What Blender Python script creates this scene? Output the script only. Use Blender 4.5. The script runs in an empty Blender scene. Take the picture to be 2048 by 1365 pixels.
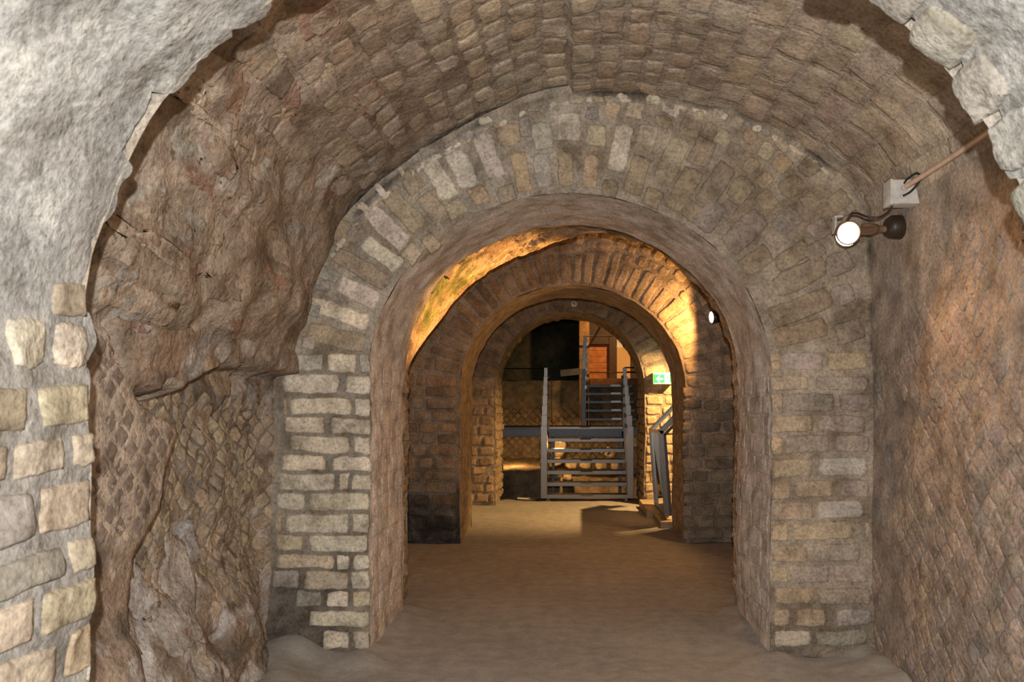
import bpy, bmesh, math, random
import numpy as np
from mathutils import Vector, Matrix, noise
random.seed(7)
PI = math.pi
SC = bpy.context.scene
COL = SC.collection
F = 18.0/23.5*2048            # focal length in pixels of the 2048 x 1365 frame
VX, VY, EYE = 1140.0, 807.0, 1.6

def PX(px, py, Y):            # pixel + depth -> world point
    return Vector(((px-VX)*Y/F, Y, EYE-(py-VY)*Y/F))

# ------------------------------------------------------------------ camera, world, exposure, flash
cd = bpy.data.cameras.new('camera'); cam = bpy.data.objects.new('camera', cd); COL.objects.link(cam)
cd.lens = 18.0; cd.sensor_width = 23.5; cd.sensor_fit = 'HORIZONTAL'
cd.shift_x = -(VX-1024)/2048; cd.shift_y = (VY-682.5)/2048
cd.clip_start = 0.05; cd.clip_end = 80
cam.location = (0, 0, EYE); cam.rotation_euler = (PI/2, 0, 0)
cd.dof.use_dof = True; cd.dof.focus_distance = 6.0; cd.dof.aperture_fstop = 3.5
SC.camera = cam
w = bpy.data.worlds.new('world'); SC.world = w; w.use_nodes = True
w.node_tree.nodes['Background'].inputs[0].default_value = (0.02, 0.016, 0.012, 1)
w.node_tree.nodes['Background'].inputs[1].default_value = 0.3
SC.view_settings.view_transform = 'Standard'; SC.view_settings.look = 'None'
SC.view_settings.exposure = 0.0; SC.view_settings.gamma = 1.0
SC.view_settings.use_curve_mapping = False

def spot(name, loc, target, watts, color, angle, blend=0.3, radius=0.03, parent=None):
    l = bpy.data.lights.new(name, 'SPOT'); o = bpy.data.objects.new(name, l); COL.objects.link(o)
    l.energy = watts; l.color = color; l.spot_size = math.radians(angle); l.spot_blend = blend
    l.shadow_soft_size = radius
    o.location = loc
    o.rotation_euler = (Vector(target)-Vector(loc)).to_track_quat('-Z', 'Y').to_euler()
    return o
def point(name, loc, watts, color, radius=0.05):
    l = bpy.data.lights.new(name, 'POINT'); o = bpy.data.objects.new(name, l); COL.objects.link(o)
    l.energy = watts; l.color = color; l.shadow_soft_size = radius; o.location = loc
    return o
WARM = (1.0, 0.48, 0.14); WARMER = (1.0, 0.62, 0.30)
# camera flash, just behind and above the lens
spot('flash', (0.0, -0.10, EYE+0.15), (0, 5, EYE+0.45), 500, (1.0, 0.965, 0.93), 125, 0.35, 0.012)
# chamber lamps (the two visible ones belong to the fixtures built further down)
L1 = Vector((1.56, 4.40, 2.545)); L2 = Vector((1.54, 8.58, 2.54))
spot('chamber_light', L1+Vector((-.03,-.06,-.03)), (-0.2, 2.3, 0.6), 42, (1.0, .53, .22), 160, 0.6, 0.05)
spot('passage_light', L2+Vector((-.03,-.005,0)), (0.2, 8.42, 2.42), 62, WARM, 172, 0.22, 0.03)
spot('passage_beam', L2+Vector((-.04,-.02,0)), (-.8, 7.2, 2.85), 1700, WARM, 42, 0.7, 0.03)
spot('stairway_light', (2.4, 11.1, 2.75), (0.85, 11.95, 0.35), 820, (1.0, 0.57, 0.21), 92, 0.7, 0.03)
spot('arch_uplight', (-0.2, 14.2, 0.9), (-0.2, 11.6, 2.6), 26, WARM, 150, 0.5, 0.1)
spot('ruin_light', (-.1, 14.85, 0.9), (.45, 15.9, 0.45), 55, (1.0, 0.55, 0.18), 100, .4, 0.04)
point('ruin_edge_light', (-1.15, 15.95, 0.62), 22.0, (1.0, 0.55, 0.18), 0.04)
spot('platform_light', (1.9, 16.2, 4.3), (.6, 18.2, 2.6), 420, (1.0, 0.55, 0.2), 62, .4, 0.05)

# ------------------------------------------------------------------ materials
def mat_base(name):
    m = bpy.data.materials.new(name); m.use_nodes = True
    nt = m.node_tree; b = nt.nodes['Principled BSDF']
    return m, nt, b
def N(nt, t, **kw):
    n = nt.nodes.new(t)
    for k, v in kw.items():
        if k in n.inputs: n.inputs[k].default_value = v
        else: setattr(n, k, v)
    return n
def mixc(nt, blend, fac, a, b):
    n = nt.nodes.new('ShaderNodeMix'); n.data_type = 'RGBA'; n.blend_type = blend
    for sock, v in ((n.inputs['Factor'], fac), (n.inputs[6], a), (n.inputs[7], b)):
        if hasattr(v, 'is_output') or isinstance(v, bpy.types.NodeSocket): nt.links.new(v, sock)
        elif isinstance(v, tuple): sock.default_value = (v+(1,))[:4]
        else: sock.default_value = v
    return n.outputs[2]
def ramp(nt, src, stops):
    r = nt.nodes.new('ShaderNodeValToRGB'); nt.links.new(src, r.inputs[0])
    e = r.color_ramp.elements
    while len(e) < len(stops): e.new(0.5)
    for el, (p, c) in zip(e, stops):
        el.position = p; el.color = (c, c, c, 1) if not isinstance(c, tuple) else c+(1,)
    return r.outputs[0]
def masonry(name, dust=0.25, dirt=0.35, bump=0.6, fine=1.0, dustcol=(.55, .50, .42), pits=0.5):
    m, nt, b = mat_base(name); L = nt.links.new
    tc = N(nt, 'ShaderNodeTexCoord').outputs['Object']
    at = N(nt, 'ShaderNodeAttribute', attribute_name='Col').outputs['Color']
    def nz(s, d=8, r=.62, dist=0):
        n = N(nt, 'ShaderNodeTexNoise', Scale=s, Detail=d, Roughness=r, Distortion=dist); L(tc, n.inputs['Vector']); return n.outputs[0]
    n1 = nz(7.0); n2 = nz(2.1, 6, .6, .6); n3 = nz(55, 6, .7); n4 = nz(3.4, 7, .65, 1.0); n5 = nz(190, 3, .6)
    hs = N(nt, 'ShaderNodeHueSaturation', Saturation=.92); L(at, hs.inputs['Color'])
    c = mixc(nt, 'MULTIPLY', 1.0, hs.outputs[0], ramp(nt, n1, [(.30, (.55, .52, .47)), (.5, (.97, .97, .97)), (.70, (1.35, 1.33, 1.28))]))
    c = mixc(nt, 'MULTIPLY', 1.0, c, ramp(nt, n3, [(.33, .58), (.5, 1.0), (.67, 1.28)]))
    d = N(nt, 'ShaderNodeMath', operation='MULTIPLY'); L(ramp(nt, n2, [(.52, 0.0), (.72, 1.0)]), d.inputs[0]); d.inputs[1].default_value = dirt
    c = mixc(nt, 'MIX', d.outputs[0], c, (.13, .095, .06))
    d2 = N(nt, 'ShaderNodeMath', operation='MULTIPLY'); L(ramp(nt, n4, [(.53, 0.0), (.68, 1.0)]), d2.inputs[0]); d2.inputs[1].default_value = dust
    c = mixc(nt, 'MIX', d2.outputs[0], c, dustcol)
    v = N(nt, 'ShaderNodeTexVoronoi', Scale=46.0); L(tc, v.inputs['Vector'])
    pm = ramp(nt, v.outputs['Distance'], [(.07, 0.0), (.2, 1.0)])
    pf = N(nt, 'ShaderNodeMath', operation='MULTIPLY'); L(ramp(nt, n1, [(.45, 0.0), (.6, 1.0)]), pf.inputs[0]); pf.inputs[1].default_value = pits
    c = mixc(nt, 'MULTIPLY', pf.outputs[0], c, mixc(nt, 'MIX', pm, (.35, .3, .25), (1., 1., 1.)))
    L(c, b.inputs['Base Color']); b.inputs['Roughness'].default_value = .93
    b.inputs['Specular IOR Level'].default_value = .2
    b1 = N(nt, 'ShaderNodeBump', Strength=bump, Distance=.022); L(nz(6.0, 3, .5), b1.inputs['Height'])
    b2 = N(nt, 'ShaderNodeBump', Strength=bump*fine, Distance=.012); L(nz(32.0, 3, .5), b2.inputs['Height']); L(b1.outputs[0], b2.inputs['Normal'])
    b3 = N(nt, 'ShaderNodeBump', Strength=bump*fine*.7, Distance=.004); L(nz(110.0, 2, .5), b3.inputs['Height']); L(b2.outputs[0], b3.inputs['Normal'])
    L(b3.outputs[0], b.inputs['Normal'])
    return m
M_STONE = masonry('tuff_masonry', .18, .22, .55)
M_ROUGH = masonry('rough_conglomerate', .35, .45, 1.0, 1.0, (.44, .37, .31))
M_PLAST = masonry('smoothed_mortar', .22, .20, .45, .8, (.50, .44, .38), .2)
M_WHITE = masonry('white_limestone_plaster', .35, .18, .8, 1.0, (.40, .39, .365), .8)
M_DARKW = masonry('dark_hall_masonry', .05, .15, .5, 1.0, (.10, .10, .07))  # dark masonry for the back and side walls of the hall
M_TILE = masonry('weathered_net_masonry', .30, .30, .5, 1.0, (.42, .33, .27))

def simple(name, col, rough=.6, metal=0., var=.15, scale=30, emit=None, est=0):
    m, nt, b = mat_base(name); L = nt.links.new
    tc = N(nt, 'ShaderNodeTexCoord').outputs['Object']
    n = N(nt, 'ShaderNodeTexNoise', Scale=float(scale), Detail=5.0); L(tc, n.inputs['Vector'])
    c = mixc(nt, 'MULTIPLY', 1.0, col, ramp(nt, n.outputs[0], [(.3, 1-var), (.7, 1+var)]))
    L(c, b.inputs['Base Color']); b.inputs['Roughness'].default_value = rough; b.inputs['Metallic'].default_value = metal
    if emit:
        b.inputs['Emission Color'].default_value = emit+(1,); b.inputs['Emission Strength'].default_value = est
    return m
M_STEEL = simple('brushed_steel', (.20, .185, .17), .36, 1.0, .12, 40)
M_STEELD = simple('dull_grey_steel', (.10, .105, .115), .42, .85, .15, 25)
M_CLAMP = simple('dark_clamp_metal', (.09, .08, .08), .5, .6)
M_BLACK = simple('black_plastic', (.015, .014, .013), .5)
M_DBRN = simple('dark_brown_enamel', (.035, .022, .013), .45)
M_LAMPB = simple('bronze_lamp_enamel', (.22, .13, .08), .5)
M_BOX = simple('grey_plastic', (.62, .60, .55), .55)
M_CONDUIT = simple('beige_conduit_plastic', (.62, .42, .30), .5)
M_BULB = simple('lit_lamp_glass', (1, 1, 1), .3, 0, 0, 1, (1.0, .86, .66), 26)
M_BULB2 = simple('lit_lamp_glass_edge', (1, 1, 1), .3, 0, 0, 1, (1.0, .88, .70), 14)
M_PLATE = simple('pale_metal_plate', (.75, .73, .70), .4, .3)
M_WOODO = simple('orange_wood_panel', (.42, .15, .035), .6, 0, .3, 9)
M_WOODT = simple('yellow_timber', (.36, .20, .07), .65, 0, .35, 12)
M_WOODD = simple('dark_timber', (.045, .02, .008), .6, 0, .3, 12)
M_WOODF = simple('platform_fascia_wood', (.30, .13, .04), .6, 0, .3, 10)
M_CREAM = simple('cream_painted_wall', (.75, .50, .24), .8, 0, .05, 4)
M_WHT = simple('white_painted_board', (.95, .90, .75), .8, 0, .04, 6)
M_GREEN = simple('lit_green_sign_panel', (.02, .5, .12), .4, 0, .0, 1, (.02, .70, .12), .8)
M_SGNW = simple('lit_white_sign_marks', (.9, .95, .9), .4, 0, 0, 1, (.85, 1.0, .88), 1.0)
M_SGNT = simple('sign_lamp_tube', (.9, .95, .9), .4, 0, 0, 1, (1.0, 1.0, .86), 5)
M_SGNB = simple('sign_housing', (.75, .72, .45), .5)
M_WPL = simple('white_disc', (.95, .93, .88), .5)
M_PLANKG = simple('grey_plank', (.42, .38, .28), .7, 0, .2, 15)

def m_glass():
    m, nt, b = mat_base('clear_glass')
    b.inputs['Base Color'].default_value = (.85, .80, .66, 1); b.inputs['Roughness'].default_value = .03
    b.inputs['Transmission Weight'].default_value = 1.0; b.inputs['IOR'].default_value = 1.45
    return m
M_GLASS = m_glass()

def m_floor():
    m, nt, b = mat_base('compacted_earth'); L = nt.links.new
    tc = N(nt, 'ShaderNodeTexCoord').outputs['Object']
    def nz(s, d=7, r=.6): 
        n = N(nt, 'ShaderNodeTexNoise', Scale=s, Detail=d, Roughness=r); L(tc, n.inputs['Vector']); return n.outputs[0]
    n1, n2, n3 = nz(1.1), nz(9.), nz(130., 5, .7)
    c = mixc(nt, 'MIX', ramp(nt, n1, [(.35, 0.), (.65, 1.)]), (.36, .345, .32), (.42, .405, .375))
    c = mixc(nt, 'MULTIPLY', 1.0, c, ramp(nt, n2, [(.3, .82), (.7, 1.12)]))
    c = mixc(nt, 'MULTIPLY', 1.0, c, ramp(nt, n3, [(.3, .75), (.7, 1.2)]))
    L(c, b.inputs['Base Color']); b.inputs['Roughness'].default_value = .95; b.inputs['Specular IOR Level'].default_value = .15
    b2 = N(nt, 'ShaderNodeBump', Strength=.5, Distance=.02); L(n2, b2.inputs['Height'])
    b3 = N(nt, 'ShaderNodeBump', Strength=.5, Distance=.004); L(n3, b3.inputs['Height']); L(b2.outputs[0], b3.inputs['Normal'])
    L(b3.outputs[0], b.inputs['Normal'])
    return m
M_FLOOR = m_floor()

# palettes (albedo)
CREAM = (.54, .445, .31); PALE = (.60, .52, .40); TAN = (.41, .32, .215); BROWN = (.30, .20, .10)
ORANGE = (.52, .32, .14); GREY = (.37, .325, .27); MORT = (.335, .275, .205); RUST = (.33, .19, .12); DARK = (.12, .10, .08)
def jit(c, v=.12, h=.04, R=random):
    s = 1+R.uniform(-v, v)
    return (c[0]*s*(1+R.uniform(-h, h)), c[1]*s, c[2]*s*(1+R.uniform(-h, h)*1.5))
def lerp3(a, b, t): return tuple(a[i]+(b[i]-a[i])*t for i in range(3))
def ss(a, b, x):
    t = min(1, max(0, (x-a)/(b-a))); return t*t*(3-2*t)

# ------------------------------------------------------------------ mesh builder
class MB:
    def __init__(s): s.v = []; s.f = []; s.c = []; s.m = []; s.mats = []
    def mat(s, m):
        if m not in s.mats: s.mats.append(m)
        return s.mats.index(m)
    def grid(s, fn, nu, nv, m):          # fn(i,j) -> (point, colour)
        k = s.mat(m); b = len(s.v)
        for i in range(nu):
            for j in range(nv):
                p, c = fn(i, j); s.v.append(p[:]); s.c.append(c)
        for i in range(nu-1):
            for j in range(nv-1):
                a = b+i*nv+j; s.f.append((a, a+1, a+nv+1, a+nv)); s.m.append(k)
    def build(s, name, parent=None, smooth=True):
        me = bpy.data.meshes.new(name); me.from_pydata(s.v, [], s.f)
        for m in s.mats: me.materials.append(m)
        me.polygons.foreach_set('material_index', s.m)
        me.polygons.foreach_set('use_smooth', [smooth]*len(s.f))
        a = me.color_attributes.new('Col', 'FLOAT_COLOR', 'POINT')
        arr = np.ones((len(s.v), 4), dtype=np.float32); arr[:, :3] = np.array(s.c, dtype=np.float32)
        a.data.foreach_set('color', arr.ravel())
        me.update()
        o = bpy.data.objects.new(name, me); COL.objects.link(o)
        if parent: o.parent = parent
        return o
def struct(o, label, cat='wall'):
    o['kind'] = 'structure'; o['label'] = label; o['category'] = cat; return o

def D(p, a=1.0):      # shared world displacement of all masonry
    q = Vector(p)
    return q + a*(noise.noise_vector(q*1.4)*.022 + noise.noise_vector(q*5.1+Vector((7, 3, 1)))*.009 + noise.noise_vector(q*17.)*.0035)
GRIME = .45
NA = [-1, -.94, -.8, -.55, -.28, 0, .28, .55, .8, .94, 1]
def stone(mb, S, u, v, hu, hv, rot=0., rnd=.3, h=.012, col=TAN, m=None, rag=.006, amp=1., wob=.004, chip=None):
    """one stone lying in surface S(u,v,height): rounded, ragged edged, sunk into the mortar at its rim"""
    m = m or M_STONE
    seed = Vector((random.uniform(-50, 50), random.uniform(-50, 50), random.uniform(-50, 50)))
    cr, sr = math.cos(rot), math.sin(rot)
    tu, tv = random.uniform(-.09, .09)*h*3, random.uniform(-.09, .09)*h*3
    n = len(NA)
    def fn(i, j):
        a, b = NA[i], NA[j]
        x = a*math.sqrt(1-rnd*b*b*.5)*hu; y = b*math.sqrt(1-rnd*a*a*.5)*hv
        e = max(abs(a), abs(b))
        j1 = noise.noise_vector(Vector((x*14, y*14, 0))+seed)
        j2 = noise.noise_vector(Vector((x*45, y*45, 0))+seed)
        x += (j1.x*rag*1.6+j2.x*rag)*e; y += (j1.y*rag*1.6+j2.y*rag)*e
        hh = -.012 if e > .97 else (h*.55 if e > .9 else h)
        if e <= .97: hh += j1.z*wob+j2.z*wob*.6+tu*a+tv*b
        U = u+x*cr-y*sr; V = v+x*sr+y*cr
        p = S(U, V, hh, amp)
        k = .72 if e > .97 else 1.0
        g = GRIME if e > .97 else ((1+GRIME*.3)/1.3 if e > .9 else 1)      # grime in the open joint
        return p, (col[0]*g, col[1]*g, col[2]*g)
    mb.grid(fn, n, n, m)

class Prof:           # cross-section polyline, left foot -> right foot
    def __init__(s, pts, step=.02):
        p = np.array(pts, float); d = np.r_[0, np.cumsum(np.hypot(*np.diff(p, axis=0).T))]
        n = int(d[-1]/step)+1; u = np.linspace(0, d[-1], n)
        s.u = u; s.x = np.interp(u, d, p[:, 0]); s.z = np.interp(u, d, p[:, 1]); s.L = d[-1]
    def at(s, u):
        uu = min(max(u, 0), s.L)
        x = float(np.interp(uu, s.u, s.x)); z = float(np.interp(uu, s.u, s.z))
        a, b = max(0, uu-.05), min(s.L, uu+.05)
        tx = float(np.interp(b, s.u, s.x)-np.interp(a, s.u, s.x)); tz = float(np.interp(b, s.u, s.z)-np.interp(a, s.u, s.z))
        l = math.hypot(tx, tz) or 1
        if u < 0: z += u
        if u > s.L: z -= (u-s.L)
        return x, z, tz/l, -tx/l
    def uz(s, z, side=-1):       # arclength where the left / right flank reaches height z
        idx = np.where(s.z >= z)[0]
        return float(s.u[idx[0]] if side < 0 else s.u[idx[-1]])
def arch(a, zs, rise, cx=0., n=48, a2=None):
    a2 = a2 or a
    pts = [(cx-a, 0), (cx-a, zs)]
    for k in range(1, n): 
        t = PI-PI*k/n
        pts.append((cx+(a if t > PI/2 else a2)*math.cos(t), zs+rise*math.sin(t)))
    pts += [(cx+a2, zs), (cx+a2, 0)]
    return Prof(pts)
def sweepS(P, off=None):
    def S(u, y, h, amp=1.):
        x, z, nx, nz = P.at(u)
        o = (off(u, y, x, z) if off else 0.)+h
        q = Vector((x, y, z)); d = D(q, amp)
        return d+Vector((nx*o, 0, nz*o))
    return S
def planeS(Y, sgn=-1, off=None):
    def S(x, z, h, amp=1.):
        q = Vector((x, Y, z)); d = D(q, amp)
        return d+Vector((0, sgn*(h+(off(x, z) if off else 0)), 0))
    return S
def sweep(mb, P, S, y0, y1, u0, u1, du, dy, colf, m, edge0=None, edge1=None):
    nu = max(2, int((u1-u0)/du)+1); nv = max(2, int((y1-y0)/dy)+1)
    def fn(i, j):
        u = u0+(u1-u0)*i/(nu-1); t = j/(nv-1)
        a = y0+(edge0(u) if edge0 else 0); b = y1+(edge1(u) if edge1 else 0)
        y = a+(b-a)*t
        p = S(u, y, 0)
        return p, colf(p)
    mb.grid(fn, nu, nv, m)
def face(mb, Pi, Po, S, ns, du, colf, m, ji, jo, over=1.05, edge=None, s0=0.):
    """wall face between opening outline Pi and outer outline Po; ji, jo = (left,right) arclengths that correspond"""
    nu = int(Pi.L/du)+1
    def fn(i, j):
        u = Pi.L*i/(nu-1)
        uo = float(np.interp(u, [0, ji[0], Pi.L-ji[1], Pi.L], [0, jo[0], Po.L-jo[1], Po.L]))
        x, z, nx, nz = Pi.at(u); X, Z, _, _ = Po.at(uo)
        t = s0+(over-s0)*j/(ns-1)
        p = S(x+(X-x)*t, z+(Z-z)*t, 0)
        if edge and j == 0: p = p+edge(u)
        return p, colf(p)
    mb.grid(fn, nu, ns, m)

def cfield(base, alt, alt2=None, s=1.6, v=.12):
    def f(p):
        q = Vector(p); a = noise.fractal(q*s, 1.0, 2.1, 5); b = noise.fractal(q*s*1.7+Vector((9, 2, 5)), 1.0, 2.1, 5)
        c = lerp3(base, alt, ss(-.05, .35, a))
        if alt2: c = lerp3(c, alt2, ss(.1, .4, b))
        k = 1+v*noise.noise(q*9)
        return (c[0]*k, c[1]*k, c[2]*k)
    return f

def courses(mb, S, x0, x1, z0, z1, hh=.118, gap=.02, lmin=.18, lmax=.36, col=None, rnd=.25, h=.012, m=None, rag=.006, R=random, edgejit=0.):
    z = z0
    while z < z1-.03:
        ch = hh*R.uniform(.92, 1.08); x = x0+R.uniform(-edgejit, edgejit) if R.random() < .6 else x0
        first = R.uniform(.4, 1)
        while x < x1-.03:
            l = R.uniform(lmin, lmax)*first; first = 1
            if x+l > x1-.08: l = x1-x
            if R.random() < .97:
                stone(mb, S, x+l/2, z+ch/2, (l-gap)/2, (ch-gap)/2, R.uniform(-.02, .02), rnd, h*R.uniform(.7, 1.3), col(x+l/2, z+ch/2) if callable(col) else jit(col), m, rag)
            x += l
        z += ch

# ================================================================== OUTLINES
A1 = arch(1.256, 1.80, 1.13)
A1b = arch(1.345, 1.80, 1.24)
A2 = arch(1.256, 1.80, 1.15, a2=1.31)
A3 = arch(1.17, 1.85, 1.19)
A0 = arch(1.262, 1.80, 1.09)
C1 = Prof([(-1.86, 0), (-1.86, 1.75), (-1.82, 1.98), (-1.70, 2.25), (-1.62, 2.44), (-1.52, 2.59), (-1.30, 2.86), (-1.04, 3.07), (-.84, 3.21), (-.51, 3.39),
           (-.2, 3.51), (.0, 3.545), (.336, 3.565), (.55, 3.54), (.73, 3.50), (.99, 3.45), (1.19, 3.385), (1.35, 3.31), (1.52, 3.19), (1.70, 3.06), (1.80, 2.95), (1.87, 2.82), (1.9, 2.70), (1.9, 0)])
def smooth(P, n=10):
    k = np.ones(2*n+1)/(2*n+1)
    m = (P.z > 2.0)
    for a in (P.x, P.z):
        e = np.r_[np.full(n, a[0]), a, np.full(n, a[-1])]; sm = np.convolve(e, k, 'valid'); a[m] = sm[m]
smooth(C1)
C2 = arch(1.86, 2.1, 1.62)
def uc1(x):                # arclength on the chamber vault above x
    k = np.argmin(np.abs(C1.x-x)+(C1.z < 2.2)*9); return float(C1.u[k])

# ================================================================== FLOOR
def floor_h(x, y):
    h = .012*noise.noise(Vector((x*1.3, y*1.3, 0)))
    for sx in (-1, 1):                                  # worn debris banked against the piers and walls of the first room
        d = abs(abs(x)-1.27) if (4.8 < y < 6.0) else math.hypot(abs(x)-1.27, min(abs(y-4.8), abs(y-6.0)))
        if x*sx > 0: h += (.055+.03*noise.noise(Vector((x*6, y*6, 3))))*math.exp(-(d/.13)**2)
    if 2 < y < 5: 
        h += (.12+.10*noise.noise(Vector((x*3, y*3, 5))))*ss(1.25, 1.75, -x) + .07*ss(1.5, 1.9, x)*(1+noise.noise(Vector((x*5, y*5, 9))))
    return h
mb = MB()
xs = np.linspace(-2.5, 3.4, 119); ys = np.linspace(-1.7, 13.1, 260)
mb.grid(lambda i, j: ((xs[i], ys[j], floor_h(xs[i], ys[j])+.006*noise.noise(Vector((xs[i]*9, ys[j]*9, 0)))), (.3, .24, .19)), len(xs), len(ys), M_FLOOR)
mb.grid(lambda i, j: ((xs[i], 13.1+.02*noise.noise(Vector((xs[i]*5, 0, 0))), -.95*j/3+floor_h(xs[i], 13.1)*(j == 0)), (.3, .24, .19)), len(xs), 4, M_FLOOR)
struct(mb.build('floor'), 'compacted beige earth floor running through the arches', 'floor')
mb = MB()
gx = np.linspace(-4, 4, 60); gy = np.linspace(13.1, 21, 50)
mb.grid(lambda i, j: ((gx[i], gy[j], -.92+.05*noise.noise(Vector((gx[i]*3, gy[j]*3, 0)))), (.14, .10, .07)), 60, 50, M_ROUGH)
struct(mb.build('floor'), 'dark excavated pit floor under the metal stairs', 'floor')

GRIME = .88
# ================================================================== NEAR ARCH (wraps the camera)
mb = MB()
S0 = sweepS(A0, lambda u, y, x, z: .018*noise.fractal(Vector((x*4, y*4, z*4)), 1, 2, 4))
def scal(u, p=.17, a=.035):
    k = u/p+.9*noise.noise(Vector((u*1.9, 4, 0))); fr = k-math.floor(k)
    r = noise.cell(Vector((math.floor(k)*3.7+.5, 1.5, .5)))
    return a*(r-.5)*1.6 + a*.7*math.sqrt(max(0, 1-(2*fr-1)**4)) - a*1.2*(math.exp(-(fr/.06)**2)+math.exp(-((1-fr)/.06)**2))*(r > .3)
def e0(u):
    up = ss(1.5, 2.0, u)*ss(1.5, 2.0, A0.L-u)
    return .006*noise.noise(Vector((u*9, 0, 0)))+up*(scal(u)+.045*noise.fractal(Vector((u*5, 1, 0)), 1, 2, 4))
whitef = cfield((.29, .282, .262), (.33, .32, .295), (.25, .24, .22), 3.0)
def c0(p):
    c = whitef(p); lo = ss(1.95, 1.6, p[2])
    return lerp3(c, (.27, .25, .22), lo)
sweep(mb, A0, S0, 1.0, 2.05, 0, A0.L, .014, .03, c0, M_WHITE, None, e0)
Sf = planeS(2.05, 1)
face(mb, A0, C1, Sf, 10, .03, cfield(GREY, MORT), M_ROUGH, (1.8, 1.8), (1.75, 2.6), 1.12, None)
# stitch band hides nothing: back rim between ragged intrados edge and the chamber-side face
nu = int(A0.L/.014)+1
def rim(i, j):
    u = A0.L*i/(nu-1); t = j/3
    p = S0(u, 2.05+e0(u)*(1-t), 0)
    x, z, nx, nz = A0.at(u)
    return p+Vector((-nx*.05*t, 0, -nz*.05*t)), c0(p)
mb.grid(rim, nu, 4, M_WHITE)
Sfb = planeS(1.0, -1)
face(mb, A0, C1, Sfb, 8, .05, cfield(GREY, MORT), M_ROUGH, (1.8, 1.8), (1.75, 2.6), 1.12)
# jamb bricks of the near pier, left side: rows measured at the arris
def yl(px): return 1.256*F/max(60, (VX-px))
rows = [(570, 640, [(110, 205, TAN, .15)]), (645, 745, [(15, 100, PALE, .7), (112, 200, PALE, .6)]), (768, 852, [(-60, 46, TAN, .2), (74, 194, CREAM, .2)]),
        (868, 940, [(-80, 10, TAN, .2), (22, 128, CREAM, .2), (146, 192, CREAM, .2)]), (958, 1052, [(-60, 62, GREY, .6), (76, 190, CREAM, .15)]),
        (1072, 1140, [(-90, 128, GREY, .6), (138, 187, CREAM, .2)]), (1150, 1232, [(-80, 60, CREAM, .2), (70, 185, CREAM, .15)]), (1246, 1340, [(-60, 112, CREAM, .2), (134, 183, (.54, .41, .27), .2)]),
        (1352, 1440, [(-60, 90, CREAM, .2), (105, 183, CREAM, .2)])]
for (ya, yb, st) in rows:
    za, zb = EYE-(ya-VY)*2.06/F, EYE-(yb-VY)*2.06/F
    for (xa, xb, c, r) in st:
        y0_, y1_ = yl(xa), min(2.056, yl(xb)); 
        stone(mb, S0, (za+zb)/2, (y0_+y1_)/2, abs(za-zb)/2-.004, (y1_-y0_)/2, 0, r, .010 if c != GREY else .016, jit(lerp3(c, (0, 0, 0), .26), .06), M_WHITE if c == PALE else M_STONE, .004, 1., .003)
# right jamb bricks (outside the frame but part of the pier)
courses(mb, lambda a, b, h, amp=1.: S0(A0.L-b, a, h, amp), 1.05, 2.05, .05, 1.8, .115, .02, .16, .3, lambda x, z: jit(random.choice([CREAM, CREAM, TAN, GREY])))
# pale rounded voussoirs that show along the right-hand arris
for k in range(9):
    u = A0.L-1.95-.165*k
    stone(mb, S0, u, 1.985+random.uniform(-.03, .03), random.uniform(.066, .080), .085, random.uniform(-.12, .12), .35, .014, jit((.34, .315, .265), .06), M_WHITE, .008, 1., .004)
struct(mb.build('wall_near_arch'), 'pale brick and white plaster arch framing the foreground')

GRIME = .55
# ================================================================== ROOM 1 (between near arch and second arch)
def offL(u, y, x, z):
    """left flank relief: flush net-patterned panel near the camera, sunken bay behind it, overhanging broken vault"""
    if x > 0 or u > C1.L*.5: return .010*noise.fractal(Vector((x*3, y*3, z*3)), 1, 2, 4)
    q = Vector((x*1.6, y*1.6, z*1.6)); rough = noise.fractal(q*1.5, 1, 2.1, 6)
    ed = np.interp(z, [0, .7, 1.0, 1.16, 1.32, 1.49, 1.6, 1.88, 2.2], [3.0, 3.05, 3.14, 3.33, 3.36, 3.47, 3.17, 2.95, 2.9])
    panel = ss(.04, -.01, y-ed-.02*rough)*ss(2.1, 1.9, z)
    ledge = np.interp(y, [3.1, 3.5, 4.0, 4.93], [1.62, 1.62, 1.74, 1.80])
    over = ss(ledge-.02, ledge+.06, z+.05*rough)*ss(2.9, 2.2, z)
    low = ss(1.05, .35, z+.25*rough+.1)*ss(4.9, 4.2, y)
    o = .12*panel+.13*over*(1-panel)+low*(.16+.10*rough)+(-.07)*(1-panel)*(1-over)*(1-low)
    amp = .045*(1-panel)*(1-.6*ss(2.6, 3.3, z))
    rg = noise.ridged_multi_fractal(Vector((x*2.2, y*2.2, z*2.2+4)), .9, 2.2, 5, 1.0, 2.0)-1.1
    o += .022*rg*(1-panel)*ss(3.2, 2.5, z)
    o += amp*rough+.02*(1-panel)*noise.fractal(Vector((x*7, y*7, z*7)), 1, 2, 4)*ss(3.3, 2.6, z)
    if over*(1-panel) > 0: o += .05*over*(noise.noise(Vector((1, y*2.2, z*3.1))))
    return o*ss(0, .15, 4.98-y) if z < 2.6 else o
SL = sweepS(C1, offL)
uL = C1.uz(1.95); uR = C1.L-C1.uz(2.74, 1)
uRf = C1.uz(2.74, 1)
def edY(z): return float(np.interp(z, [0, .7, 1.0, 1.16, 1.32, 1.49, 1.6, 1.88, 2.2], [3.0, 3.05, 3.14, 3.33, 3.36, 3.47, 3.17, 2.95, 2.9]))
cLw = cfield((.25, .185, .13), (.33, .225, .15), (.28, .25, .22), 1.5, .2)
mb = MB()
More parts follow.
